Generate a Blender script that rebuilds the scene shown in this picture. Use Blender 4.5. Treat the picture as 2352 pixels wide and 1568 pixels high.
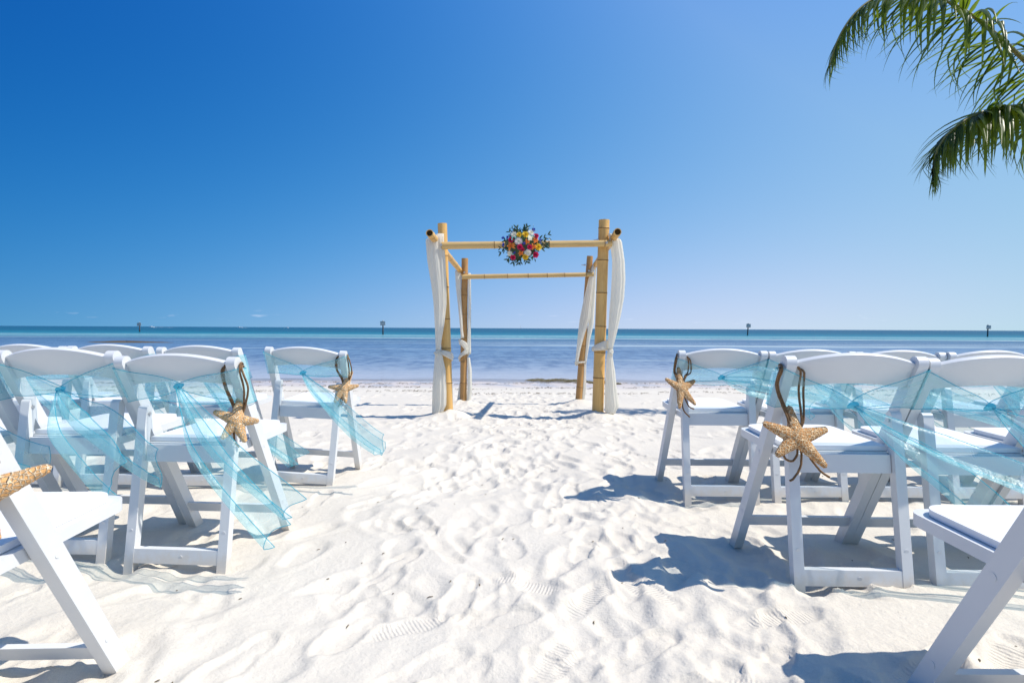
import bpy, bmesh, math, random
import numpy as np
from mathutils import Vector, Matrix, Quaternion, Euler
R = math.radians
random.seed(7); RNG = np.random.default_rng(11)
for o in list(bpy.data.objects): bpy.data.objects.remove(o)
SC = bpy.context.scene
COL = SC.collection

# ---------------------------------------------------------------- camera
cam_d = bpy.data.cameras.new('camera'); cam = bpy.data.objects.new('camera', cam_d); COL.objects.link(cam)
cam_d.sensor_width = 36.0; cam_d.lens = 36.0*1269.9/2351.0
cam_d.clip_start = 0.05; cam_d.clip_end = 80000
CAM_H = 0.87
cam.location = (0, 0, CAM_H)
cam.rotation_mode = 'QUATERNION'
cam.rotation_quaternion = (Matrix.Rotation(R(90) - 0.02389, 3, 'X') @ Matrix.Rotation(0.00482, 3, 'Z')).to_quaternion()
cam_d.dof.use_dof = True; cam_d.dof.focus_distance = 2.4; cam_d.dof.aperture_fstop = 8.0
SC.camera = cam

# ---------------------------------------------------------------- sky and sun
TO_SUN = Vector((0.74, -0.08, 1.0)).normalized()
SUN_EL = math.asin(TO_SUN.z); SUN_AZ = math.atan2(TO_SUN.x, TO_SUN.y)
W = bpy.data.worlds.new('World'); SC.world = W; W.use_nodes = True
nt = W.node_tree; nt.nodes.clear()
wo = nt.nodes.new('ShaderNodeOutputWorld'); bg = nt.nodes.new('ShaderNodeBackground')
sky = nt.nodes.new('ShaderNodeTexSky'); sky.sky_type = 'NISHITA'; sky.sun_disc = False
sky.sun_elevation = SUN_EL; sky.sun_rotation = SUN_AZ
sky.air_density = 0.6; sky.dust_density = 0.0; sky.ozone_density = 6.0; sky.altitude = 0
# grade the whole dome: soft shoulder at the horizon, paler haze towards the sun, deeper blue away from it
def wm(op, a, b=None, clamp=False):
    n = nt.nodes.new('ShaderNodeMath'); n.operation = op; n.use_clamp = clamp
    for i, v in enumerate((a, b)):
        if v is None: continue
        if isinstance(v, (int, float)): n.inputs[i].default_value = v
        else: nt.links.new(v, n.inputs[i])
    return n.outputs[0]
EXPOSURE = 0.45
wtc = nt.nodes.new('ShaderNodeTexCoord'); wdot = nt.nodes.new('ShaderNodeVectorMath'); wdot.operation = 'DOT_PRODUCT'
nt.links.new(wtc.outputs['Generated'], wdot.inputs[0]); wdot.inputs[1].default_value = TO_SUN
wcl = nt.nodes.new('ShaderNodeClamp'); wcl.inputs['Min'].default_value = -.6; wcl.inputs['Max'].default_value = .49; nt.links.new(wdot.outputs['Value'], wcl.inputs['Value'])
wsep = nt.nodes.new('ShaderNodeSeparateColor'); nt.links.new(sky.outputs[0], wsep.inputs[0])
hs = nt.nodes.new('ShaderNodeCombineColor')
wsz = nt.nodes.new('ShaderNodeSeparateXYZ'); nt.links.new(wtc.outputs['Generated'], wsz.inputs[0])
wz = wm('MINIMUM', wm('MAXIMUM', wsz.outputs['Z'], 0.0), .52)
wd2 = wm('MULTIPLY', wcl.outputs[0], wcl.outputs[0]); wdz = wm('MULTIPLY', wcl.outputs[0], wz)
for ch_, (c0, gn, k1, k2, k3, k4) in enumerate(((.0634, 9.5496, 1.605, -8.501, -4.270, 14.436), (.1439, 4.5622, .801, -2.544, -1.402, 4.409), (.3721, 2.6593, .281, -.286, -1.204, 2.437))):
    q = wm('MULTIPLY', wsep.outputs[ch_], .1); r_ = wm('DIVIDE', q, c0); q = wm('DIVIDE', q, wm('SQRT', wm('ADD', wm('MULTIPLY', r_, r_), 1.0)))
    ex = wm('ADD', wm('ADD', wm('MULTIPLY', wcl.outputs[0], k1), wm('MULTIPLY', wz, k2)), wm('ADD', wm('MULTIPLY', wd2, k3), wm('MULTIPLY', wdz, k4)))
    q = wm('MULTIPLY', q, gn*10/2**EXPOSURE); q = wm('MULTIPLY', q, wm('EXPONENT', ex))
    if ch_ == 0: q = wm('MULTIPLY', q, wm('SUBTRACT', 1.0, wm('MULTIPLY', wm('EXPONENT', wm('MULTIPLY', wz, -22.0)), .17)))
    nt.links.new(q, hs.inputs[ch_])
# faint wisps of far cloud low over the horizon
tc = nt.nodes.new('ShaderNodeTexCoord'); sep = nt.nodes.new('ShaderNodeSeparateXYZ'); nt.links.new(tc.outputs['Generated'], sep.inputs[0])
mp = nt.nodes.new('ShaderNodeMapping'); mp.inputs['Scale'].default_value = (9, 9, 55); nt.links.new(tc.outputs['Generated'], mp.inputs[0])
cn = nt.nodes.new('ShaderNodeTexNoise'); cn.inputs['Scale'].default_value = 2.6; cn.inputs['Detail'].default_value = 5; nt.links.new(mp.outputs[0], cn.inputs['Vector'])
cr = nt.nodes.new('ShaderNodeMapRange'); cr.inputs['From Min'].default_value = .64; cr.inputs['From Max'].default_value = .85; nt.links.new(cn.outputs[0], cr.inputs[0])
b1 = nt.nodes.new('ShaderNodeMapRange'); b1.inputs['From Min'].default_value = .006; b1.inputs['From Max'].default_value = .016; nt.links.new(sep.outputs['Z'], b1.inputs[0])
b2 = nt.nodes.new('ShaderNodeMapRange'); b2.inputs['From Min'].default_value = .034; b2.inputs['From Max'].default_value = .020; nt.links.new(sep.outputs['Z'], b2.inputs[0])
m1 = nt.nodes.new('ShaderNodeMath'); m1.operation = 'MULTIPLY'; nt.links.new(b1.outputs[0], m1.inputs[0]); nt.links.new(b2.outputs[0], m1.inputs[1])
m2 = nt.nodes.new('ShaderNodeMath'); m2.operation = 'MULTIPLY'; nt.links.new(m1.outputs[0], m2.inputs[0]); nt.links.new(cr.outputs[0], m2.inputs[1])
m3 = nt.nodes.new('ShaderNodeMath'); m3.operation = 'MULTIPLY'; m3.inputs[1].default_value = .35; nt.links.new(m2.outputs[0], m3.inputs[0])
cm = nt.nodes.new('ShaderNodeMix'); cm.data_type = 'RGBA'; nt.links.new(m3.outputs[0], cm.inputs['Factor'])
nt.links.new(hs.outputs[0], cm.inputs['A']); cm.inputs['B'].default_value = (9, 9, 9.6, 1)
nt.links.new(cm.outputs['Result'], bg.inputs[0]); bg.inputs[1].default_value = 0.10
nt.links.new(bg.outputs[0], wo.inputs[0])
sun_d = bpy.data.lights.new('sun', 'SUN'); sun = bpy.data.objects.new('sun', sun_d); COL.objects.link(sun)
sun_d.energy = 4.0; sun_d.angle = R(0.53); sun_d.color = (1.0, 0.935, 0.82)
sun.rotation_mode = 'QUATERNION'; sun.rotation_quaternion = TO_SUN.to_track_quat('Z', 'Y'); sun.location = (20, -5, 30)
SC.view_settings.view_transform = 'Standard'; SC.view_settings.look = 'None'
SC.view_settings.gamma = 1.0; SC.view_settings.use_curve_mapping = False
SC.view_settings.exposure = EXPOSURE
SC.cycles.max_bounces = 10; SC.cycles.transparent_max_bounces = 40; SC.cycles.diffuse_bounces = 4
SC.cycles.transmission_bounces = 6; SC.cycles.use_denoising = True
SC.cycles.caustics_reflective = False; SC.cycles.caustics_refractive = False

# ---------------------------------------------------------------- material helpers
def mat(name):
    m = bpy.data.materials.new(name); m.use_nodes = True
    t = m.node_tree; b = t.nodes['Principled BSDF']
    return m, t, b
def N(t, typ, **kw):
    n = t.nodes.new('ShaderNode' + typ)
    for k, v in kw.items():
        if k in n.inputs: n.inputs[k].default_value = v
        else: setattr(n, k, v)
    return n
def L(t, a, b): t.links.new(a, b)
def ramp(t, src, stops):
    n = t.nodes.new('ShaderNodeValToRGB'); e = n.color_ramp.elements
    while len(e) < len(stops): e.new(.5)
    for i, (p, c) in enumerate(stops):
        e[i].position = p; e[i].color = (*c, 1) if len(c) == 3 else c
    L(t, src, n.inputs[0]); return n
def math_(t, op, a, b=None, clamp=False):
    n = t.nodes.new('ShaderNodeMath'); n.operation = op; n.use_clamp = clamp
    for i, v in enumerate((a, b)):
        if v is None: continue
        if isinstance(v, (int, float)): n.inputs[i].default_value = v
        else: L(t, v, n.inputs[i])
    return n.outputs[0]
def mixc(t, f, a, b, typ='MIX'):
    n = t.nodes.new('ShaderNodeMix'); n.data_type = 'RGBA'; n.blend_type = typ
    if isinstance(f, (int, float)): n.inputs['Factor'].default_value = f
    else: L(t, f, n.inputs['Factor'])
    for k, v in (('A', a), ('B', b)):
        if isinstance(v, tuple): n.inputs[k].default_value = (*v, 1) if len(v) == 3 else v
        else: L(t, v, n.inputs[k])
    return n.outputs['Result']
def mrange(t, v, a, b, c=0., d=1., smooth=False):
    n = t.nodes.new('ShaderNodeMapRange')
    if smooth: n.interpolation_type = 'SMOOTHSTEP'
    for k, x in (('From Min', a), ('From Max', b), ('To Min', c), ('To Max', d)): n.inputs[k].default_value = x
    L(t, v, n.inputs[0]); return n.outputs[0]
def coords(t, kind='Object', scale=(1, 1, 1)):
    tcn = t.nodes.new('ShaderNodeTexCoord'); mpn = t.nodes.new('ShaderNodeMapping'); mpn.inputs['Scale'].default_value = scale
    L(t, tcn.outputs[kind], mpn.inputs[0]); return mpn.outputs[0]
def noise(t, vec, scale, detail=3, rough=.5):
    n = N(t, 'TexNoise'); n.inputs['Scale'].default_value = scale; n.inputs['Detail'].default_value = detail; n.inputs['Roughness'].default_value = rough
    L(t, vec, n.inputs['Vector']); return n.outputs[0]
def bump(t, b, h, strength=.3, dist=.01, prev=None):
    n = N(t, 'Bump'); n.inputs['Strength'].default_value = strength; n.inputs['Distance'].default_value = dist
    L(t, h, n.inputs['Height'])
    if prev is not None: L(t, prev, n.inputs['Normal'])
    if b is not None: L(t, n.outputs[0], b.inputs['Normal'])
    return n.outputs[0]

MAT = {}
# white resin of the chairs
m, t, b = mat('white_resin'); v = coords(t)
n1 = noise(t, v, 5, 4); c = ramp(t, n1, [(.3, (.62, .635, .65)), (.7, (.68, .69, .70))])
spz = N(t, 'SeparateXYZ'); L(t, v, spz.inputs[0])
dust = math_(t, 'MULTIPLY', mrange(t, math_(t, 'ADD', spz.outputs['Z'], math_(t, 'MULTIPLY', noise(t, v, 30, 4, .7), .10)), .045, .105, 1, 0, True), .75)
scf = mrange(t, noise(t, coords(t, 'Object', (1, 1, .3)), 22, 5, .75), .66, .78, 0, .30)
cc = mixc(t, scf, c.outputs[0], (.40, .40, .40)); cc = mixc(t, dust, cc, (.62, .56, .48))
L(t, cc, b.inputs['Base Color']); b.inputs['Roughness'].default_value = .38
bump(t, b, noise(t, v, 60, 3), .06, .002); MAT['resin'] = m
m, t, b = mat('white_vinyl'); v = coords(t)
b.inputs['Base Color'].default_value = (.80, .80, .81, 1); b.inputs['Roughness'].default_value = .45
bump(t, b, noise(t, v, 260, 2), .12, .001); MAT['vinyl'] = m
m, t, b = mat('bolt_steel'); b.inputs['Base Color'].default_value = (.55, .55, .55, 1); b.inputs['Metallic'].default_value = .9; b.inputs['Roughness'].default_value = .4; MAT['steel'] = m

# sheer aqua organza
def organza(name, col, opac, tint, gloss=.25):
    m, t, b = mat(name); t.nodes.remove(b); out = t.nodes['Material Output']
    v = coords(t, 'Object')
    tr = N(t, 'BsdfTransparent'); tr.inputs[0].default_value = (*tint, 1)
    df = N(t, 'BsdfDiffuse'); df.inputs[0].default_value = (*col, 1)
    tl = N(t, 'BsdfTranslucent'); tl.inputs[0].default_value = (*col, 1)
    gl = N(t, 'BsdfGlossy'); gl.inputs[0].default_value = (.92, .98, 1, 1); gl.inputs['Roughness'].default_value = .34
    ms = N(t, 'MixShader'); ms.inputs[0].default_value = .5; L(t, df.outputs[0], ms.inputs[1]); L(t, tl.outputs[0], ms.inputs[2])
    cr_ = noise(t, v, 8, 3, .55)
    mg = N(t, 'MixShader'); L(t, mrange(t, cr_, .40, .68, gloss*.3, gloss*1.7), mg.inputs[0]); L(t, ms.outputs[0], mg.inputs[1]); L(t, gl.outputs[0], mg.inputs[2])
    lw = N(t, 'LayerWeight'); lw.inputs[0].default_value = .30
    f2 = math_(t, 'ADD', mrange(t, cr_, .35, .72, opac*.75, opac*1.35), math_(t, 'MULTIPLY', lw.outputs['Facing'], .14), True)
    mt = N(t, 'MixShader'); L(t, f2, mt.inputs[0]); L(t, tr.outputs[0], mt.inputs[1]); L(t, mg.outputs[0], mt.inputs[2])
    bp = N(t, 'Bump'); bp.inputs['Strength'].default_value = .9; bp.inputs['Distance'].default_value = .010
    wr = noise(t, coords(t, 'Object', (1, 1, .5)), 30, 4, .6); L(t, wr, bp.inputs['Height'])
    for q in (df, tl, gl): L(t, bp.outputs[0], q.inputs['Normal'])
    L(t, mt.outputs[0], out.inputs[0]); return m
MAT['organza'] = organza('aqua_organza', (.44, .93, .985), .225, (.90, .95, .96), .14)
MAT['organza_knot'] = organza('aqua_organza_gathered', (.12, .70, .84), .55, (.6, .88, .92), .15)
MAT['organza_hem'] = organza('aqua_organza_hem', (.05, .58, .72), .60, (.5, .8, .86), .1)

# cream drape
m, t, b = mat('cream_drape'); v = coords(t, 'Object', (1, 1, .12)); out = t.nodes['Material Output']
b.inputs['Base Color'].default_value = (.90, .88, .81, 1); b.inputs['Roughness'].default_value = .85
bump(t, b, noise(t, v, 60, 4, .65), .8, .014)
tl = N(t, 'BsdfTranslucent'); tl.inputs[0].default_value = (.90, .88, .80, 1)
ms = N(t, 'MixShader'); ms.inputs[0].default_value = .50; L(t, b.outputs[0], ms.inputs[1]); L(t, tl.outputs[0], ms.inputs[2])
tr = N(t, 'BsdfTransparent'); mt = N(t, 'MixShader'); mt.inputs[0].default_value = .06; L(t, ms.outputs[0], mt.inputs[1]); L(t, tr.outputs[0], mt.inputs[2])
L(t, mt.outputs[0], out.inputs[0]); MAT['drape'] = m

# bamboo: straw coloured, with grain and darker stains
def bamboo(name, base, dark, stain):
    m, t, b = mat(name); v = coords(t, 'Object', (1, 1, .04))
    g = noise(t, v, 60, 4, .6); v2 = coords(t, 'Object', (1, 1, .35)); s = noise(t, v2, 7, 5, .65)
    c = mixc(t, mrange(t, g, .3, .7), base, dark)
    c = mixc(t, mrange(t, s, .52, .72, 0, .85), c, stain)
    L(t, c, b.inputs['Base Color']); b.inputs['Roughness'].default_value = .5
    bump(t, b, g, .15, .002); return m
MAT['bamboo'] = bamboo('pale_bamboo', (.70, .43, .145), (.58, .33, .095), (.46, .25, .075))
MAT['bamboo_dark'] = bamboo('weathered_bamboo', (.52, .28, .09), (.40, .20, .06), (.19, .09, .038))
MAT['bamboo_beam'] = bamboo('bleached_bamboo', (.62, .43, .18), (.52, .33, .12), (.46, .28, .10))
m, t, b = mat('bamboo_hollow'); b.inputs['Base Color'].default_value = (.20, .12, .05, 1); b.inputs['Roughness'].default_value = .9; MAT['hollow'] = m
m, t, b = mat('bamboo_node'); b.inputs['Base Color'].default_value = (.27, .15, .055, 1); b.inputs['Roughness'].default_value = .8; MAT['node'] = m

# rope
m, t, b = mat('jute_rope'); v = coords(t); n1 = noise(t, v, 220, 3)
c = ramp(t, n1, [(.3, (.10, .052, .022)), (.7, (.26, .145, .062))]); L(t, c.outputs[0], b.inputs['Base Color']); b.inputs['Roughness'].default_value = .9
bump(t, b, noise(t, v, 500, 2), .5, .002); MAT['rope'] = m

# starfish: two colourings
def starmat(name, skin, net, scale, knob):
    m, t, b = mat(name); v = coords(t)
    wv = N(t, 'TexNoise'); wv.inputs['Scale'].default_value = 40; L(t, v, wv.inputs['Vector'])
    vv = N(t, 'VectorMath', operation='MULTIPLY_ADD'); L(t, wv.outputs['Color'], vv.inputs[0]); vv.inputs[1].default_value = (.008,)*3; L(t, v, vv.inputs[2])
    vo = N(t, 'TexVoronoi', feature='DISTANCE_TO_EDGE'); vo.inputs['Scale'].default_value = scale; L(t, vv.outputs[0], vo.inputs['Vector'])
    e = mrange(t, vo.outputs['Distance'], .02, .16, 1, 0, True)
    n2 = noise(t, v, 90, 3)
    sk = mixc(t, mrange(t, n2, .35, .65), skin, tuple(x*.62 for x in skin))
    c = mixc(t, e, sk, net); L(t, c, b.inputs['Base Color']); b.inputs['Roughness'].default_value = .85
    p = bump(t, None, e, .9, knob); bump(t, b, noise(t, v, 420, 2), .5, .002, p); return m
MAT['star_brown'] = starmat('brown_starfish', (.60, .27, .08), (.93, .68, .40), 105, .007)
MAT['star_pale'] = starmat('pale_orange_starfish', (.88, .48, .19), (.95, .74, .50), 105, .010)

# ---------------------------------------------------------------- mesh helpers
def tag(o, label, cat, group=None):
    o['label'] = label; o['category'] = cat
    if group: o['group'] = group
    return o
def obj(name, me, m, parent=None, smooth=True):
    o = bpy.data.objects.new(name, me); COL.objects.link(o)
    if m is not None and len(me.materials) == 0: me.materials.append(m)
    if smooth: me.polygons.foreach_set('use_smooth', [True]*len(me.polygons))
    if parent is not None: o.parent = parent
    return o
def pyobj(name, V, F, m, parent=None, smooth=True):
    me = bpy.data.meshes.new(name); me.from_pydata([tuple(v) for v in V], [], F); me.update()
    return obj(name, me, m, parent, smooth)
def empty(name, loc=(0, 0, 0), rot=(0, 0, 0)):
    e = bpy.data.objects.new(name, None); COL.objects.link(e); e.location = loc; e.rotation_euler = rot; e.empty_display_size = .1; return e
def bm_obj(name, bm, m, parent=None, bevel=0., seg=2, autosmooth=True):
    if bevel > 0:
        ed = [e for e in bm.edges if len(e.link_faces) == 2 and e.calc_face_angle(0) > R(28)]
        bmesh.ops.bevel(bm, geom=ed, offset=bevel, offset_type='OFFSET', segments=seg, profile=.5, affect='EDGES', clamp_overlap=True)
    bmesh.ops.recalc_face_normals(bm, faces=bm.faces)
    me = bpy.data.meshes.new(name); bm.to_mesh(me); bm.free()
    o = obj(name, me, m, parent, smooth=False)
    if autosmooth:
        me.polygons.foreach_set('use_smooth', [True]*len(me.polygons))
        me.set_sharp_from_angle(angle=R(38))
    return o
def extrude_x(poly_yz, x0, x1):
    bm = bmesh.new(); a = [bm.verts.new((x0, y, z)) for y, z in poly_yz]; c = [bm.verts.new((x1, y, z)) for y, z in poly_yz]
    n = len(a); bm.faces.new(a[::-1]); bm.faces.new(c)
    for i in range(n): bm.faces.new((a[i], a[(i+1) % n], c[(i+1) % n], c[i]))
    return bm
def box(bm, p0, p1):
    v = [bm.verts.new((x, y, z)) for x in (p0[0], p1[0]) for y in (p0[1], p1[1]) for z in (p0[2], p1[2])]
    for f in ((0, 1, 3, 2), (4, 6, 7, 5), (0, 4, 5, 1), (2, 3, 7, 6), (0, 2, 6, 4), (1, 5, 7, 3)): bm.faces.new([v[i] for i in f])
    return v
def frames(P):
    P = [Vector(p) for p in P]; T = []
    for i in range(len(P)):
        T.append((P[min(i+1, len(P)-1)] - P[max(i-1, 0)]).normalized())
    u = T[0].orthogonal().normalized(); out = []
    for i, tt in enumerate(T):
        if i: u = (u - tt*u.dot(tt)).normalized()
        out.append((P[i], tt, u, tt.cross(u)))
    return out
def tube(P, rad, n=8, twist=0., lobes=0, lob=0., cap=True):
    """verts, faces of a tube along P; rad number or list"""
    V = []; F = []; fr = frames(P); s = 0.
    for i, (p, tt, u, w) in enumerate(fr):
        if i: s += (fr[i][0]-fr[i-1][0]).length
        r = rad[i] if hasattr(rad, '__len__') else rad
        for k in range(n):
            a = 2*math.pi*k/n
            rr = r*(1+lob*math.cos(lobes*(a - twist*s))) if lobes else r
            V.append(p + (u*math.cos(a) + w*math.sin(a))*rr)
    for i in range(len(fr)-1):
        for k in range(n):
            F.append((i*n+k, i*n+(k+1) % n, (i+1)*n+(k+1) % n, (i+1)*n+k))
    if cap: F.append(tuple(range(n))[::-1]); F.append(tuple(range((len(fr)-1)*n, len(fr)*n)))
    return V, F
def bez(p0, p1, p2, p3, n):
    p0, p1, p2, p3 = map(Vector, (p0, p1, p2, p3)); o = []
    for i in range(n+1):
        s = i/n; o.append(p0*(1-s)**3 + p1*3*s*(1-s)**2 + p2*3*s*s*(1-s) + p3*s**3)
    return o
def smoothpath(P, n):
    """Catmull-Rom through P"""
    P = [Vector(p) for p in P]; Q = [P[0]*2-P[1]] + P + [P[-1]*2-P[-2]]; o = []
    for i in range(1, len(Q)-2):
        for k in range(n):
            s = k/n; a, b_, c, d = Q[i-1:i+3]
            o.append(.5*((2*b_) + (c-a)*s + (2*a-5*b_+4*c-d)*s*s + (-a+3*b_-3*c+d)*s**3))
    o.append(P[-1]); return o
def copy_tree(o, parent=None):
    c = o.copy(); COL.objects.link(c); c.parent = parent
    for ch in o.children:
        copy_tree(ch, c)
    return c

# ================================================================= THE SETTING
# ---------------------------------------------------------------- sand
def hash2(ix, iy, seed):
    h = (ix.astype(np.int64)*374761393 + iy.astype(np.int64)*668265263 + seed*982451653) & 0x7fffffff
    h = ((h ^ (h >> 13))*1274126177) & 0x7fffffff
    return ((h ^ (h >> 16)) & 0xffff)/65535.0
def vnoise(x, y, sc, seed):
    x = x/sc; y = y/sc; ix = np.floor(x); iy = np.floor(y); fx = x-ix; fy = y-iy
    fx = fx**3*(fx*(fx*6-15)+10); fy = fy**3*(fy*(fy*6-15)+10)
    g = lambda dx, dy: hash2(ix+dx, iy+dy, seed)*2-1
    return (g(0, 0)*(1-fx)+g(1, 0)*fx)*(1-fy) + (g(0, 1)*(1-fx)+g(1, 1)*fx)*fy
PY = [-80, 0, 2.2, 3.2, 5.0, 6.2, 6.8, 8.0, 8.6, 10.5, 13.0, 16, 25, 60, 400]
PZ = [.3, .0, -.005, -.035, -.075, -.13, -.16, -.245, -.28, -.355, -.415, -.50, -.8, -2.0, -6]
WATER_Z = -.42
POSTS = [(-.706, 6.18), (.969, 6.18), (-.697, 7.97), (.971, 7.97)]
FEET = []   # chair feet hollows, filled below
def base_profile(x, y):
    z = np.interp(y, PY, PZ)
    z = z + .03*np.exp(-((x-1.25)/.8)**2 - ((y-1.75)/.6)**2) - .012*np.exp(-((x+1.25)/.7)**2 - ((y-2.05)/.7)**2)
    return z
footprints = []
for _ in range(1250):
    fy = .5 + 10.0*RNG.random()**1.25; fx = RNG.normal(0, .85) if RNG.random() < .6 else RNG.uniform(-5, 5)
    ang = RNG.normal(math.pi/2, .5); L_ = RNG.uniform(.10, .15); w_ = RNG.uniform(.045, .075)
    footprints.append((fx, fy, ang, L_, w_, RNG.uniform(.004, .0145)))
treads = [(1.02, 1.34, .35), (.62, 1.30, -.5), (.80, 1.62, .2), (.45, 1.80, 2.2), (.25, 1.75, .9), (.05, 1.85, -.3), (.12, 1.45, 1.0), (1.28, 1.40, .8), (-.02, 1.25, 2.0), (.33, 2.3, 1.2), (-.25, 2.1, 2.0), (.62, 2.05, 1.9), (.95, 1.15, 1.1), (-.30, 1.60, .5)]
shoes = [(fx, fy, an, .0075) for fx, fy, an in treads]
for _ in range(150):
    fy = 1.15 + 6.5*RNG.random()**1.4; shoes.append((RNG.normal(.1, .62), fy, RNG.normal(math.pi/2, .6) + (math.pi if RNG.random() < .5 else 0), RNG.uniform(.006, .013)))
def sand_z(x, y):
    z = base_profile(x, y)
    dry = np.clip((11.2-y)/3.2, 0, 1)*np.clip((y+6)/5, 0, 1)
    far = .35 + .65*np.clip((8.0-y)/4, 0, 1)
    wx = x + .06*vnoise(x, y, .33, 21); wy = y + .06*vnoise(x, y, .33, 22)
    z = z + dry*(.020*vnoise(wx, wy, 1.15, 1) + far*(.013*vnoise(wx, wy, .52, 2) + .0075*vnoise(wx, wy, .29, 3) + .0024*vnoise(wx, wy, .13, 4) + .0007*vnoise(x, y, .07, 5)))
    r = 1-np.abs(vnoise(wx*1.0, wy*1.3, .62, 9)); z = z + dry*far*.008*(r**2)
    z = z + .004*(1-dry)*vnoise(x, y*2, .6, 6)
    for px, py in POSTS: z = z + .085*np.exp(-(((x-px)**2+(y-py)**2)/.055))
    return z
def carve(X, Y, Z):
    xs = X[0]; ys = Y[:, 0]
    for fx, fy, an, L_, w_, dp in footprints:
        i0, i1 = np.searchsorted(xs, (fx-.26, fx+.26)); j0, j1 = np.searchsorted(ys, (fy-.26, fy+.26))
        if i1-i0 < 3 or j1-j0 < 3: continue
        dx = X[j0:j1, i0:i1]-fx; dy = Y[j0:j1, i0:i1]-fy
        u = (dx*math.cos(an)+dy*math.sin(an))/L_; v_ = (-dx*math.sin(an)+dy*math.cos(an))/(w_*(1+.25*u))
        q = np.sqrt(u*u+v_*v_) + .16*vnoise(X[j0:j1, i0:i1], Y[j0:j1, i0:i1], .06, 31)
        Z[j0:j1, i0:i1] += -dp*(1/(1+np.exp((q-.92)*9.5))) + dp*.30*np.exp(-((q-1.35)/.30)**2)
    for fx, fy, an, dp in shoes:
        i0, i1 = np.searchsorted(xs, (fx-.2, fx+.2)); j0, j1 = np.searchsorted(ys, (fy-.2, fy+.2))
        if i1-i0 < 3 or j1-j0 < 3: continue
        XX = X[j0:j1, i0:i1]; YY = Y[j0:j1, i0:i1]; dx = XX-fx; dy = YY-fy
        u = dx*math.cos(an)+dy*math.sin(an); v_ = -dx*math.sin(an)+dy*math.cos(an)
        q = np.minimum(np.hypot((u-.035)/.095, v_/.047), np.hypot((u+.085)/.050, v_/.036)) + .09*vnoise(XX, YY, .03, 41)
        patch = Z[j0:j1, i0:i1]; m_ = 1/(1+np.exp((q-1.0)*22))
        flat = patch.mean()
        Z[j0:j1, i0:i1] = patch + m_*((flat-patch)*.35 - dp) + dp*.45*np.exp(-((q-1.18)/.13)**2)
    return Z
xs = np.unique(np.round(np.concatenate([-np.geomspace(9, 6000, 30), np.linspace(-9, -3.4, 90), np.arange(-3.4, -1.5, .0135), np.arange(-1.5, 1.75, .0098), np.arange(1.75, 3.4, .0135), np.linspace(3.4, 9, 90), np.geomspace(9, 6000, 30)]), 5))
yl = [.55]
while yl[-1] < 16: yl.append(yl[-1] + max(.0088, .0052*yl[-1]))
ys = np.concatenate([-np.geomspace(60, .3, 24), np.linspace(-.2, .5, 12), np.array(yl), np.geomspace(16.5, 400, 20)]); ys = np.unique(ys)
X, Y = np.meshgrid(xs, ys); Z = carve(X, Y, sand_z(X, Y))
Z_near = (xs, ys, Z)
def ground(x, y):
    i = int(np.clip(np.searchsorted(xs, x), 1, len(xs)-1)); j = int(np.clip(np.searchsorted(ys, y), 1, len(ys)-1))
    a = (x-xs[i-1])/(xs[i]-xs[i-1]); b_ = (y-ys[j-1])/(ys[j]-ys[j-1])
    return float((Z[j-1, i-1]*(1-a)+Z[j-1, i]*a)*(1-b_) + (Z[j, i-1]*(1-a)+Z[j, i]*a)*b_)
def grid_mesh(name, X, Y, Z):
    ny, nx = X.shape; me = bpy.data.meshes.new(name)
    co = np.stack([X, Y, Z], -1).reshape(-1, 3).astype(np.float32)
    idx = np.arange(nx*ny).reshape(ny, nx)
    q = np.stack([idx[:-1, :-1], idx[:-1, 1:], idx[1:, 1:], idx[1:, :-1]], -1).reshape(-1, 4)
    me.vertices.add(len(co)); me.vertices.foreach_set('co', co.ravel())
    me.loops.add(q.size); me.loops.foreach_set('vertex_index', q.ravel().astype(np.int32))
    me.polygons.add(len(q)); me.polygons.foreach_set('loop_start', np.arange(0, q.size, 4, dtype=np.int32))
    me.update(calc_edges=True); me.validate(); return me

m, t, b = mat('white_coral_sand'); tcn = N(t, 'TexCoord'); v = tcn.outputs['Object']; sp = N(t, 'SeparateXYZ'); L(t, v, sp.inputs[0])
g = noise(t, v, 900, 2, .7); s = noise(t, v, 3.5, 4); grit = noise(t, v, 240, 2, .6)
c = mixc(t, mrange(t, s, .3, .7), (.68, .625, .54), (.735, .68, .595))
c = mixc(t, mrange(t, g, .36, .64), c, (.54, .50, .44))
c = mixc(t, mrange(t, grit, .735, .78, 0, .8), c, (.20, .15, .11))
edge = noise(t, v, .9, 5, .6)
wy_ = math_(t, 'ADD', sp.outputs['Y'], math_(t, 'MULTIPLY', math_(t, 'SUBTRACT', edge, .5), 1.6))
wet = mrange(t, wy_, 11.0, 12.4, 0, 1, True)
c = mixc(t, wet, c, (.52, .47, .45))
L(t, c, b.inputs['Base Color']); L(t, mrange(t, math_(t, 'MULTIPLY', wet, mrange(t, noise(t, v, 2.2, 3), .42, .58)), 0, 1, .9, .22), b.inputs['Roughness'])
p = bump(t, None, g, .35, .0022); p = bump(t, None, noise(t, v, 55, 3, .6), .5, .006, p); p = bump(t, None, noise(t, v, 19, 4, .65), .45, .012, p)
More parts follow.
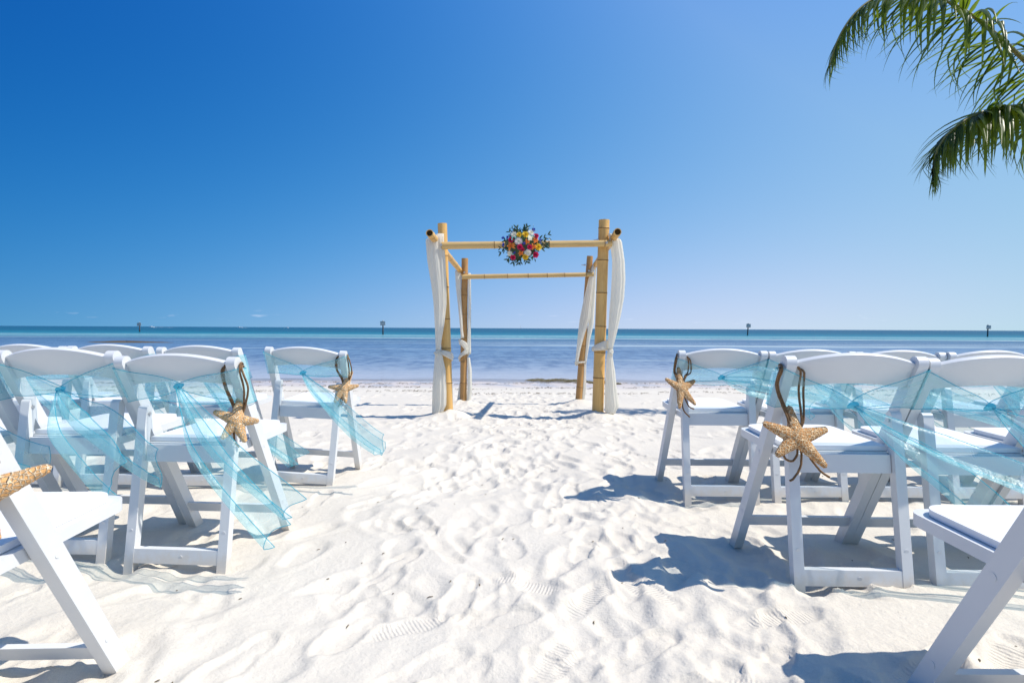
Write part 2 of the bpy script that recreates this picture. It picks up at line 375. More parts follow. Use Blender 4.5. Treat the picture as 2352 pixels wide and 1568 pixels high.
# shoe-sole treads pressed in the sand: each print a small ribbed oval
acc = None
for fx, fy, an in treads:
    mpn = N(t, 'Mapping', vector_type='TEXTURE'); mpn.inputs['Location'].default_value = (fx, fy, 0); mpn.inputs['Rotation'].default_value = (0, 0, an); mpn.inputs['Scale'].default_value = (.115, .046, 1); L(t, v, mpn.inputs[0])
    fl = N(t, 'VectorMath', operation='MULTIPLY'); L(t, mpn.outputs[0], fl.inputs[0]); fl.inputs[1].default_value = (1, 1, 0)
    ln = N(t, 'VectorMath', operation='LENGTH'); L(t, fl.outputs[0], ln.inputs[0])
    msk = mrange(t, ln.outputs['Value'], .8, 1.02, 1, 0, True)
    wv = N(t, 'TexWave', wave_type='BANDS', bands_direction='X', wave_profile='SIN'); wv.inputs['Scale'].default_value = 3.1; wv.inputs['Distortion'].default_value = 1.6; wv.inputs['Detail Scale'].default_value = 1.2; L(t, fl.outputs[0], wv.inputs[0])
    hgt = math_(t, 'MULTIPLY', msk, math_(t, 'SUBTRACT', wv.outputs['Fac'], 1.0))
    acc = hgt if acc is None else math_(t, 'ADD', acc, hgt)
bump(t, b, acc, .38, .004, p)
MAT['sand'] = m
sand = obj('sand', grid_mesh('sand', X, Y, Z), m); sand['kind'] = 'structure'

# ---------------------------------------------------------------- sea
m, t, b = mat('sea_water'); tcn = N(t, 'TexCoord'); v = tcn.outputs['Object']; sp = N(t, 'SeparateXYZ'); L(t, v, sp.inputs[0])
lg = math_(t, 'LOGARITHM', math_(t, 'MAXIMUM', sp.outputs['Y'], 1.0), 10.0)     # log10 of the distance offshore
def vs(sx, sy):
    q = N(t, 'Mapping'); q.inputs['Scale'].default_value = (sx, sy, 1); L(t, v, q.inputs[0]); return q.outputs[0]
wob = math_(t, 'MULTIPLY', math_(t, 'SUBTRACT', noise(t, vs(.02, .06), 1, 4, .6), .5), .17)
lgw = math_(t, 'ADD', lg, wob)
c = ramp(t, mrange(t, lgw, 1.0, 3.4), [
    (.04, (.40, .41, .46)), (.075, (.33, .37, .44)), (.115, (.22, .295, .40)), (.17, (.155, .245, .365)), (.25, (.125, .22, .345)), (.31, (.08, .165, .27)), (.345, (.09, .20, .28)),
    (.375, (.13, .35, .39)), (.42, (.03, .24, .31)), (.47, (.002, .145, .215)), (.56, (.0, .095, .16)), (1.0, (.0, .075, .14))])
c = c.outputs[0]
mott = noise(t, vs(.25, .9), 1, 5, .65)
dash = noise(t, vs(1.7, .75), 1, 4, .65)
c = mixc(t, math_(t, 'MULTIPLY', mrange(t, dash, .45, .64, 0, .62), mrange(t, lg, 1.17, 1.30, 0, 1, True)), c, (.05, .10, .21))
c = mixc(t, mrange(t, dash, .40, .22, 0, .22), c, (.42, .50, .56))
near_m = mrange(t, lg, 1.20, 1.32, 0, 1, True)
c = mixc(t, math_(t, 'MULTIPLY', near_m, mrange(t, mott, .42, .66, 0, .38)), c, (.05, .11, .22))
# calm slicks over pale sand: long streaks lying along the shore
st = noise(t, vs(.012, .20), 1, 3, .55)
band = math_(t, 'MULTIPLY', mrange(t, lg, 1.32, 1.40, 0, 1, True), mrange(t, lg, 2.05, 1.95, 0, 1, True))
slick = math_(t, 'MULTIPLY', math_(t, 'MULTIPLY', mrange(t, st, .60, .66, 0, 1, True), band), .35)
jog = math_(t, 'MULTIPLY', math_(t, 'SUBTRACT', noise(t, vs(.045, .0), 1, 3, .6), .5), 1.0)
def bar(y0, y1, amp, xa, xb, st_):
    yj = math_(t, 'ADD', sp.outputs['Y'], math_(t, 'MULTIPLY', jog, amp))
    q = math_(t, 'MULTIPLY', mrange(t, yj, y0, y0+(y1-y0)*.3, 0, 1, True), mrange(t, yj, y1, y1-(y1-y0)*.3, 0, 1, True))
    fr_ = mrange(t, noise(t, vs(.10, .25), 1, 3, .6), .34, .52, .35, 1)
    return math_(t, 'MULTIPLY', math_(t, 'MULTIPLY', q, mrange(t, sp.outputs['X'], xa, xb, 0, 1, True)), math_(t, 'MULTIPLY', fr_, st_))
for bb in (bar(39.5, 45, 4.0, -7, 6, .75), bar(47.5, 49.0, 4.0, -9, 0, .75), bar(67, 74, 9.0, -42, -14, .85), bar(53, 55, 9., -60, -20, .5), bar(22.3, 23.3, 3.0, .3, .8, .4), bar(84, 104, 12., -200, -100, .3)):
    slick = math_(t, 'MAXIMUM', slick, bb)
c = mixc(t, math_(t, 'MULTIPLY', slick, .85), c, (.46, .55, .56))
t.nodes.remove(b)
wdf = N(t, 'BsdfDiffuse'); L(t, c, wdf.inputs[0]); wgl = N(t, 'BsdfGlossy'); wgl.inputs['Roughness'].default_value = .12; wgl.inputs[0].default_value = (1, 1, 1, 1)
wfr = N(t, 'Fresnel'); wfr.inputs['IOR'].default_value = 1.33
h1 = noise(t, vs(1.1, 3.0), 1.3, 4, .62); h2 = noise(t, vs(.18, .55), 1.0, 4, .6)
calm = math_(t, 'SUBTRACT', 1.0, math_(t, 'MULTIPLY', slick, .75))
ripl = math_(t, 'MULTIPLY', calm, mrange(t, lg, 1.10, 1.35, .25, 1.0))
p1 = N(t, 'Bump'); p1.inputs['Distance'].default_value = .22; L(t, math_(t, 'MULTIPLY', ripl, .55), p1.inputs['Strength']); L(t, h1, p1.inputs['Height'])
p2 = N(t, 'Bump'); p2.inputs['Distance'].default_value = 1.0; L(t, math_(t, 'MULTIPLY', ripl, .5), p2.inputs['Strength']); L(t, h2, p2.inputs['Height']); L(t, p1.outputs[0], p2.inputs['Normal'])
for q in (wgl, wfr, wdf): L(t, p2.outputs[0], q.inputs['Normal'])
wmx = N(t, 'MixShader'); L(t, math_(t, 'MULTIPLY', wfr.outputs[0], mrange(t, lg, 1.5, 2.2, .46, .24)), wmx.inputs[0]); L(t, wdf.outputs[0], wmx.inputs[1]); L(t, wgl.outputs[0], wmx.inputs[2])
# the last shallow hand's breadth is clear
out = t.nodes['Material Output']; trn = N(t, 'BsdfTransparent'); trn.inputs[0].default_value = (.93, .95, .97, 1)
en = noise(t, vs(.5, 1.4), 1, 5, .6)
alpha = mrange(t, math_(t, 'ADD', sp.outputs['Y'], math_(t, 'MULTIPLY', math_(t, 'SUBTRACT', en, .5), 1.5)), 13.0, 14.3, .10, 1, True)
mx = N(t, 'MixShader'); L(t, alpha, mx.inputs[0]); L(t, trn.outputs[0], mx.inputs[1]); L(t, wmx.outputs[0], mx.inputs[2]); L(t, mx.outputs[0], out.inputs[0])
sx = np.unique(np.concatenate([-np.geomspace(1, 40000, 30), [0], np.geomspace(1, 40000, 30)])); sy = np.unique(np.concatenate([np.linspace(10.5, 16, 8), np.geomspace(17, 60000, 40)]))
SX, SY = np.meshgrid(sx, sy)
sea = obj('sea', grid_mesh('sea', SX, SY, np.full_like(SX, WATER_Z)), m); sea['kind'] = 'structure'

# ================================================================= CHAIRS
LEAN = .422/.755
YR = lambda z: .422*(1 - z/.755)          # rear edge of the long leg at height z (chair faces +y)
def rounded_leg(y_of, z0, z1, thick, tipr, rev=False):
    """side outline of a leaning leg with a rounded top; thick is its depth along y"""
    pts = [(y_of(z0), z0), (y_of(z0)+thick, z0)]
    n = 9
    zc = z1 - thick*.5
    up = Vector((y_of(zc+.1)-y_of(zc), .1)).normalized(); side = Vector((up.y, -up.x))
    c = Vector((y_of(zc)+thick*.5, zc)); r = thick*.5*abs(side.x)*1.0
    for k in range(n+1):
        a = math.pi*k/n
        q = c + side*(r*math.cos(a)) + up*(r*math.sin(a))
        pts.append((q.x, q.y))
    return pts
def make_chair():
    root = empty('folding_chair')
    for s in (-1, 1):     # long legs: back post and front foot in one piece
        x0, x1 = (.1965, .2300) if s > 0 else (-.2300, -.1965)
        lg_ = bm_obj('leg', extrude_x(rounded_leg(YR, -.05, .768, .054, .02), x0, x1), MAT['resin'], root, .0055, 3)
        for zz in (.40, .13):   # screw covers on the outer face
            bm = bmesh.new(); bmesh.ops.create_cone(bm, cap_ends=True, segments=16, radius1=.009, radius2=.008, depth=.003, matrix=Matrix.Translation((s*.2298, YR(zz)+.027, zz)) @ Matrix.Rotation(R(90), 4, 'Y'))
            bm_obj('screw_cover', bm, MAT['resin'], lg_)
    RL = lambda z: .0072 + .1434*z
    for s in (-1, 1):     # short rear legs, inside the long ones
        x0, x1 = (.1607, .1957) if s > 0 else (-.1957, -.1607)
        lg_ = bm_obj('leg', extrude_x(rounded_leg(RL, -.055, .572, .032, .016), x0, x1), MAT['resin'], root, .0045, 3)
        bm = bmesh.new(); bmesh.ops.create_cone(bm, cap_ends=True, segments=14, radius1=.0065, radius2=.006, depth=.006, matrix=Matrix.Translation((s*.159, RL(.54)+.016, .54)) @ Matrix.Rotation(R(90), 4, 'Y'))
        bm_obj('bolt', bm, MAT['steel'], lg_)
        bm = bmesh.new(); bmesh.ops.create_cone(bm, cap_ends=True, segments=16, radius1=.0075, radius2=.007, depth=.003, matrix=Matrix.Translation((s*.178, RL(.115)+.0008, .115)) @ Matrix.Rotation(R(90), 4, 'X'))
        bm_obj('screw_cover', bm, MAT['resin'], lg_)
    # rear stretcher (flush with the rear legs) and front stretcher
    bm = extrude_x([(RL(.001)+.001, .001), (RL(.001)+.027, .001), (RL(.052)+.027, .052), (RL(.052)+.001, .052)], -.163, .163)
    st_ = bm_obj('stretcher', bm, MAT['resin'], root, .004, 2)
    bm = bmesh.new(); bmesh.ops.create_cone(bm, cap_ends=True, segments=16, radius1=.0075, radius2=.007, depth=.003, matrix=Matrix.Translation((.02, RL(.026)+.0018, .026)) @ Matrix.Rotation(R(90), 4, 'X')); bm_obj('screw_cover', bm, MAT['resin'], st_)
    bm = extrude_x([(YR(.066)+.014, .066), (YR(.066)+.036, .066), (YR(.108)+.036, .108), (YR(.108)+.014, .108)], -.199, .199)
    bm_obj('stretcher', bm, MAT['resin'], root, .004, 2)
    # back panel: arched top and bottom edges, gently dished
    bm = bmesh.new(); nx = 26; rows = []
    for i in range(nx+1):
        u = -1 + 2*i/nx; x = .1985*u; e = 1-u*u
        zt = .7385 + .031*e - .004*(1-e)*0; zb = .652 + .018*e
        bow = -.012*e
        col_ = []
        for k in range(5):
            f = k/4; z = zb + (zt-zb)*f
            col_.append((x, YR(z)+.018+bow, z))
        rows.append(col_)
    front = [[bm.verts.new((p[0], p[1]+.017, p[2]+.0085)) for p in c_] for c_ in rows]; back = [[bm.verts.new(p) for p in c_] for c_ in rows]
    for i in range(nx):
        for k in range(4):
            bm.faces.new((back[i][k], back[i+1][k], back[i+1][k+1], back[i][k+1])); bm.faces.new((front[i][k], front[i][k+1], front[i+1][k+1], front[i+1][k]))
        bm.faces.new((back[i][4], back[i+1][4], front[i+1][4], front[i][4])); bm.faces.new((back[i][0], front[i][0], front[i+1][0], back[i+1][0]))
    for i in (0, nx):
        for k in range(4): bm.faces.new((back[i][k], back[i][k+1], front[i][k+1], front[i][k]))
    bmesh.ops.recalc_face_normals(bm, faces=bm.faces)
    bm_obj('backrest', bm, MAT['resin'], root, .003, 2)
    # seat shell with rounded front corners, and its padded cushion
    def slab(hw, y0, y1, rc, z0f, z1f):
        pts = [(-hw, y0), (hw, y0)]
        for k in range(9): a = math.pi/2*k/8; pts.append((hw-rc+rc*math.cos(a), y1-rc+rc*math.sin(a)))
        for k in range(9): a = math.pi/2+math.pi/2*k/8; pts.append((-hw+rc+rc*math.cos(a), y1-rc+rc*math.sin(a)))
        bm = bmesh.new(); lo = [bm.verts.new((x, y, z0f(y))) for x, y in pts]; hi = [bm.verts.new((x, y, z1f(y))) for x, y in pts]
        bm.faces.new(lo[::-1]); bm.faces.new(hi)
        for i in range(len(pts)): j = (i+1) % len(pts); bm.faces.new((lo[i], lo[j], hi[j], hi[i]))
        return bm
    tilt = lambda y: .428 + .022*(y-.1)
    seat = bm_obj('seat', slab(.192, .104, .528, .045, lambda y: tilt(y)-.030, tilt), MAT['resin'], root, .005, 3)
    bm_obj('cushion', slab(.172, .122, .506, .05, lambda y: tilt(y)+.0015, lambda y: tilt(y)+.018), MAT['vinyl'], seat, .0075, 4)
    bm = extrude_x([(.078, .362), (.096, .362), (.103, .424), (.085, .424)], -.158, .158)
    bm_obj('seat_rail', bm, MAT['resin'], root, .004, 2)
    return root
CHAIRS = {}
SIDE = {'P': 'on the palm side of the aisle', 'O': 'across the aisle from the palm'}
ROWN = {1: 'rear row', 2: 'middle row', 3: 'front row'}
# key: (side, row, place counted from the aisle): x, y, z, yaw, roll
SPEC = {
 ('P', 3, 1): (1.105, 2.87, -.006, -.012, 0), ('P', 3, 2): (1.575, 2.87, -.008, .02, 0), ('P', 3, 3): (2.045, 2.88, -.010, -.01, 0), ('P', 3, 4): (2.51, 2.86, -.008, .0, 0), ('P', 3, 5): (2.98, 2.87, -.008, .02, 0),
 ('P', 2, 1): (1.1375, 1.804, .019, -.0266, 0), ('P', 2, 2): (1.606, 1.80, .014, -.01, 0), ('P', 2, 3): (2.075, 1.79, .012, .01, 0),
 ('P', 1, 1): (1.19, .865, -.02, .0, 0),
 ('O', 3, 1): (-1.2126, 3.122, -.016, -.02, .05), ('O', 3, 2): (-1.735, 3.03, -.008, -.03, .0), ('O', 3, 3): (-2.23, 3.03, -.004, -.02, 0), ('O', 3, 4): (-2.71, 3.04, -.006, .0, 0),
 ('O', 2, 1): (-1.237, 2.0055, -.004, -.0629, 0), ('O', 2, 2): (-1.715, 2.05, .014, -.03, 0), ('O', 2, 3): (-2.20, 2.02, .0, .02, 0),
 ('O', 1, 1): (-1.205, .955, -.025, .04, 0),
}
ORD = {1: 'aisle-end', 2: 'second-from-aisle', 3: 'third-from-aisle', 4: 'fourth-from-aisle', 5: 'fifth-from-aisle'}
proto = make_chair(); first = True
for key, (x, y, z, yaw, roll) in SPEC.items():
    c_ = proto if first else copy_tree(proto); first = False
    c_.location = (x, y, z); c_.rotation_euler = (0, roll, yaw)
    s_, r_, k_ = key
    tag(c_, f'white folding chair, {ORD[k_]} seat of the {ROWN[r_]} {SIDE[s_]}', 'chair', 'white folding chairs in rows')
    CHAIRS[key] = c_

# ================================================================= SASHES
def ribbon_obj(name, P, mtl, parent, hems=True, hr=.0013):
    """P[i][j]: grid of points, i along, j across; hem cords on both long edges and the free end"""
    ni, nj = len(P), len(P[0])
    V = [p for row in P for p in row]; F = [(i*nj+j, (i+1)*nj+j, (i+1)*nj+j+1, i*nj+j+1) for i in range(ni-1) for j in range(nj-1)]
    o = pyobj(name, V, F, mtl, parent)
    if hems:
        HV = []; HF = []
        for path in ([r[0] for r in P], [r[-1] for r in P]) + (() if hems == 'long' else ([p for p in P[-1]],)):
            v_, f_ = tube(path, hr, 5); k = len(HV); HV += v_; HF += [tuple(q+k for q in ff) for ff in f_]
        pyobj('hem', HV, HF, MAT['organza_hem'], o)
    return o
def sash(key, zk, kx, tails, rs, band_top=.72, band_bot=.585):
    """band round both posts pinched to a knot behind the back, plus free tails (chair-local coordinates)"""
    ch = CHAIRS[key]; rnd = random.Random(rs)
    root = empty('chair_sash', ch.location, ch.rotation_euler)
    s_, r_, k_ = key
    tag(root, f'aqua sash on the {ORD[k_]} chair, {ROWN[r_]}, {SIDE[s_]}', 'sash', 'aqua organza sashes on the chairs')
    nv = 20; path = []
    yk = YR(zk) - .030
    def rowat(fn): return [fn(j/(nv-1)) for j in range(nv)]
    zt = lambda f, d=0: band_top + d + (band_bot-band_top)*f
    P = []
    ph = rnd.random()*6
    def back_half(sgn, order):
        out = []
        n = 22
        for i in range(n+1):
            u = i/n          # 0 knot .. 1 post
            g = u**.85
            row = []
            for j in range(nv):
                f = j/(nv-1)
                ze = zt(f); zkk = zk + .012*(1-2*f)
                z = zkk + (ze-zkk)*g
                x = kx + (sgn*.236-kx)*u
                yy = yk + (YR(ze)-.007 - yk)*u
                yy += -.010*math.sin(math.pi*u)*math.sin(math.pi*f) + .009*(1-u)**.6*math.sin(f*19+ph)*min(1, u*4+.2) + .0035*math.sin(math.pi*u)*math.sin(f*23+u*3+ph*2)
                z += .004*math.sin(math.pi*u)*math.sin(f*9+ph+u*4)
                row.append(Vector((x, yy, z)))
            out.append(row)
        return out if order else out[::-1]
    P += back_half(-1, True)
    for w_ in (.25, .5, .75, 1.0): P.append(rowat(lambda f: Vector((-.2365-.002*math.sin(math.pi*w_), YR(zt(f))-.007+.069*w_, zt(f)+.004*math.sin(f*8)*w_))))
    for i in range(1, 16):
        u = i/16; P.append(rowat(lambda f: Vector((-.236+.472*u, YR(zt(f))+.062+.006*math.sin(f*11+u*5+ph), zt(f)+.018*math.sin(math.pi*u)*(.4-f)+.004*math.sin(u*9+f*6)))))
    for w_ in (1.0, .75, .5, .25): P.append(rowat(lambda f: Vector((.2365+.002*math.sin(math.pi*w_), YR(zt(f))-.007+.069*w_, zt(f)+.004*math.sin(f*8)*w_))))
    P += back_half(1, False)
    ribbon_obj('band', P, MAT['organza'], root, 'long')
    # knot: a tight pleated roll
    V = []; F = []; n1, n2 = 14, 20
    for i in range(n1+1):
        a = math.pi*i/n1
        for k in range(n2):
            th = 2*math.pi*k/n2; q = 1+.16*math.sin(5*th+2*a+ph)
            V.append(Vector((kx+.017*math.cos(a)+.004*math.sin(th*2), yk-.004+.010*math.sin(a)*math.cos(th)*q, zk+.0115*math.sin(a)*math.sin(th)*q+.004*math.cos(a))))
    for i in range(n1):
        for k in range(n2): F.append((i*n2+k, i*n2+(k+1) % n2, (i+1)*n2+(k+1) % n2, (i+1)*n2+k))
    pyobj('knot', V, F, MAT['organza_knot'], root)
    for (p1, p2, p3, w_, tw0, tw1, pl) in tails:
        k0 = Vector((kx, yk-.012, zk-.004)); C = bez(k0, k0+Vector(p1), k0+Vector(p2), k0+Vector(p3), 34)
        P = []; nj = 23; ph = rnd.random()*6
        for i, c_ in enumerate(C):
            u = i/34; tn = (C[min(i+1, 34)]-C[max(i-1, 0)]).normalized()
            nrm = Vector((0, -1, 0)); nrm = (nrm - tn*nrm.dot(tn)).normalized(); side = tn.cross(nrm).normalized()
            a = tw0 + (tw1-tw0)*u + .25*math.sin(u*5+ph)
            sd = side*math.cos(a) + nrm*math.sin(a); nn = nrm*math.cos(a) - side*math.sin(a)
            ww = .016 + (w_-.016)*min(1, u/.38)**.8
            row = []
            for j in range(nj):
                f = 2*j/(nj-1)-1
                gat = max(.30, 1-.9*u)
                fold = f if f < .5 else .5-(f-.5)*.75          # one edge turned back on itself
                off = ww*.40*gat*(2*abs(math.sin(f*1.9*pl + ph*.5 + .9*math.sin(3*u+ph)))-1) + .012*math.sin(u*9+f*2.2+ph)*u
                off += .0045*math.sin(u*34+f*9+ph)*math.sin(u*21-f*13) + (.010 if f > .5 else 0)
                wf = fold*(1-.34*gat) + .10*math.sin(u*7+ph)
                row.append(c_ + sd*(ww*.62*wf) + nn*(off*.34) + tn*(.022*math.sin(f*2.4+ph)*u))
            P.append(row)
        ribbon_obj('tail', P, MAT['organza'], root, True)
    return root
# tails: bezier control offsets from the knot, width, twist start/end, pleat count
T = lambda dx, dz, dy=-.10, w=.17, tw=(.2, .5), pl=1.2, sag=.12: ((dx*.18, dy*.4, -abs(dz)*.28), (dx*.62, dy*.9, dz*.62-sag*.4), (dx, dy, dz), w, tw[0], tw[1], pl)
sash(('O', 2, 1), .655, .012, [T(.45, -.48, -.19, .13, (.1, .5), 1.2), T(.47, -.42, -.10, .12, (.5, .2), .9)], 1)
sash(('O', 2, 2), .615, .0, [T(.36, -.31, -.20, .19, (.0, .3), 1.4), T(.44, -.28, -.08, .17, (.4, .1), .9)], 2)
sash(('O', 2, 3), .62, .0, [T(.34, -.36, -.05, .15), T(.40, -.28, .04, .14, (.4, .1), .9)], 3)
sash(('O', 3, 1), .625, -.015, [T(.52, -.35, -.18, .125, (.1, .4), 1.1), T(.48, -.40, -.08, .11, (.4, .2), .9)], 4, .735, .61)
sash(('O', 3, 2), .62, .0, [T(.56, -.48, -.03, .13, (.1, .4), 1.1), T(.50, -.50, .03, .11, (.4, .1), .9)], 5)
sash(('O', 3, 3), .62, .0, [T(.46, -.30, -.05, .14), T(.40, -.40, .03, .13, (.4, .1), .9)], 6)
sash(('O', 3, 4), .62, .0, [T(.46, -.38, -.05, .15)], 7)
sash(('P', 2, 1), .598, .010, [T(.74, -.37, -.20, .13, (.0, .5), 1.3, .0), T(.46, -.43, -.12, .15, (.4, .1), .9, .04)], 8)
sash(('P', 2, 2), .600, .0, [T(.56, -.36, -.18, .16), T(.44, -.42, -.08, .14, (.4, .1), .9)], 9)
sash(('P', 2, 3), .60, .0, [T(.50, -.34, -.10, .16)], 10)
sash(('P', 3, 1), .622, .0, [T(.50, -.10, -.10, .17, (.1, .5), 1.6, -.16), T(.46, -.17, -.02, .15, (.4, .1), .9, -.06)], 11)
sash(('P', 3, 2), .615, .0, [T(.50, -.24, -.06, .15, (.1, .4), 1.2, .0), T(.42, -.36, .02, .13, (.4, .1), .9)], 12)
sash(('P', 3, 3), .615, .0, [T(.50, -.22, -.06, .15, (.1, .4), 1.2, .0), T(.42, -.34, .02, .13, (.4, .1), .9)], 13)
sash(('P', 3, 4), .615, .0, [T(.50, -.22, -.06, .15, (.1, .4), 1.2, .0), T(.42, -.34, .02, .13, (.4, .1), .9)], 14)
sash(('P', 3, 5), .615, .0, [T(.50, -.22, -.06, .15)], 15)

# ================================================================= STARFISH ORNAMENTS
def starfish_mesh(L5, w0, h0, seed, knob):
    rnd = random.Random(seed); V = []; F = []
    nr, nc = 20, 16
    for i, (ang, Ln, bend) in enumerate(L5):
        off = len(V)
        for a in range(nr+1):
            u = a/nr; s = Ln*(u*1.0)
            if u < .9: w = w0*(1-u*.72)
            else: w = w0*(1-.9*.72)*math.sqrt(max(0, 1-((u-.9)/.1)**2))
            w = max(w, .0006); h = h0*(1-.62*u)*(w/max(1e-6, w0*(1-min(u, .9)*.72)))
            th = ang + bend*u*u
            cx, cz = s*math.cos(ang)+bend*s*u*-math.sin(ang)*.5, s*math.sin(ang)+bend*s*u*math.cos(ang)*.5
            dx, dz = -math.sin(th), math.cos(th)
            for k in range(nc):
                q = 2*math.pi*k/nc; kn = 1+knob*(rnd.random()-.5)
                lat = math.cos(q)*w*kn; up = math.sin(q)*h*kn
                if up < 0: up *= .35
                V.append((cx+dx*lat, -up, cz+dz*lat))
        for a in range(nr):
            for k in range(nc): F.append((off+a*nc+k, off+a*nc+(k+1) % nc, off+(a+1)*nc+(k+1) % nc, off+(a+1)*nc+k))
        F.append(tuple(range(off+nr*nc, off+nr*nc+nc)))
    # central dome
    off = len(V); n1, n2 = 8, 24
    for a in range(n1+1):
        p = math.pi/2*a/n1
        for k in range(n2):
            q = 2*math.pi*k/n2; V.append((w0*1.12*math.sin(p)*math.cos(q), -h0*1.12*math.cos(p)*(1+knob*.4*(rnd.random()-.5)), w0*1.12*math.sin(p)*math.sin(q)))
    for a in range(n1):
        for k in range(n2): F.append((off+a*n2+k, off+a*n2+(k+1) % n2, off+(a+1)*n2+(k+1) % n2, off+(a+1)*n2+k))
    return V, F
def rope_into(V, F, P, r=.0036):
    v_, f_ = tube(smoothpath(P, 7), r, 9, 420., 3, .17); k = len(V); V += v_; F += [tuple(q+k for q in ff) for ff in f_]
def ornament(key, sgn, centre, arms, w0, h0, mtl, rz, tilt, label, seed, knob, loopz=.74, tailsp=()):
    """starfish hung on a rope loop over the aisle-side post; centre in chair-local coordinates"""
    ch = CHAIRS[key]; root = empty('starfish_ornament', ch.location, ch.rotation_euler); tag(root, label, 'starfish', 'starfish hung on the aisle chairs')
    V, F = starfish_mesh([(R(a), l, b_) for a, l, b_ in arms], w0, h0, seed, knob)
    so = pyobj('starfish', V, F, mtl, root); so.location = centre; so.rotation_euler = (-tilt*2.5, 0, rz)
    c = Vector(centre); RV = []; RF = []
    px = sgn*.213; g = -sgn     # rope passes behind the body, up both sides of the post, over the front
    for d in (0, .007):
        top = loopz - d*1.5
        a0 = c + Vector((-.012+d, .013, .0)); b0 = c + Vector((.014-d, .013, .0))
        P = [a0, c+Vector((-.016-d, .012, .055)), (px-.032-d*.8, YR(.66)-.012, .655), (px-.029-d, YR(.72)+.002, .715), (px-.023, YR(top)+.03, top+.008), (px-.010, YR(top)+.066, top+.002), (px+.012, YR(top)+.066, top), (px+.024, YR(top)+.032, top+.006), (px+.032+d*1.4, YR(.72)+.002, .712), (px+.036+d*2.2, YR(.66)-.012, .65), c+Vector((.020+d, .012, .06)), b0]
        rope_into(RV, RF, P)
    for tl_ in tailsp: rope_into(RV, RF, [c+Vector(q) for q in tl_])
    pyobj('rope_loop', RV, RF, MAT['rope'], root)
    return root
ornament(('P', 2, 1), -1, (-.200, -.105+YR(.53)-.02, .497), [(93, .108, .0), (10, .118, .12), (-52, .128, .05), (-146, .104, .05), (158, .120, -.1)], .032, .019, MAT['star_brown'], .12, .15,
   'brown netted starfish on rope at the palm-side middle-row aisle chair', 3, .05, .725,
   [[(.006, .012, -.02), (.006, .008, -.055), (-.010, .003, -.078), (-.033, .0, -.073), (-.042, 0, -.060)], [(.014, .012, -.02), (.020, .008, -.06), (.014, .003, -.10), (-.008, -.002, -.134), (-.022, -.003, -.143)], [(.05, .012, -.07), (.082, .004, -.112), (.108, -.002, -.130)]])
ornament(('P', 3, 1), -1, (-.222, -.085+YR(.57)-.015, .567), [(88, .118, .0), (22, .098, .15), (-55, .112, .05), (-107, .112, .05), (150, .098, -.15)], .028, .016, MAT['star_brown'], .20, .15,
   'brown starfish with trailing cords at the palm-side front-row aisle chair', 4, .05, .735,
   [[(.012, .012, -.02), (.03, .006, -.045), (.062, .0, -.060)], [(.012, .012, -.02), (.036, .006, -.052), (.070, .0, -.072)], [(.014, .012, -.03), (.04, .006, -.09), (.068, 0, -.108)], [(.010, .012, -.04), (.014, .006, -.11), (.046, 0, -.15)]])
ornament(('O', 2, 1), 1, (.208, -.035+YR(.56)-.01, .524), [(88, .103, .0), (-5, .078, .1), (-68, .090, .05), (-126, .082, .05), (153, .092, .1)], .0275, .022, MAT['star_pale'], .30, .15,
   'pale knobbly starfish at the middle-row aisle chair across from the palm', 5, .16, .735,
   [[(-.02, .012, -.03), (-.012, .006, -.075), (.008, .0, -.098)]])
ornament(('O', 3, 1), 1, (.216, -.035+YR(.55)-.01, .545), [(70, .115, .0), (12, .085, .1), (-82, .088, .05), (-122, .098, .05), (172, .090, .1)], .026, .019, MAT['star_pale'], .25, .14,
   'pale starfish at the front-row aisle chair across from the palm', 6, .10, .735,
   [[(-.01, .012, -.03), (-.022, .006, -.085), (-.03, .0, -.108)], [(-.005, .012, -.03), (-.012, .006, -.085), (-.026, .0, -.10)]])
ornament(('O', 1, 1), 1, (.205, -.035+YR(.56)-.01, .572), [(82, .10, .0), (27, .125, -.1), (-62, .095, .05), (-126, .09, .05), (150, .1, .1)], .03, .024, MAT['star_pale'], .25, .14,
   'large pale starfish at the rear-row aisle chair across from the palm', 8, .12, .735)
ornament(('P', 1, 1), -1, (-.205, -.085+YR(.56)-.01, .555), [(88, .10, .0), (20, .098, .1), (-62, .10, .05), (-126, .10, .05), (168, .145, .1)], .028, .018, MAT['star_brown'], .1, .1,
   'brown starfish at the palm-side rear-row aisle chair', 9, .05, .735)

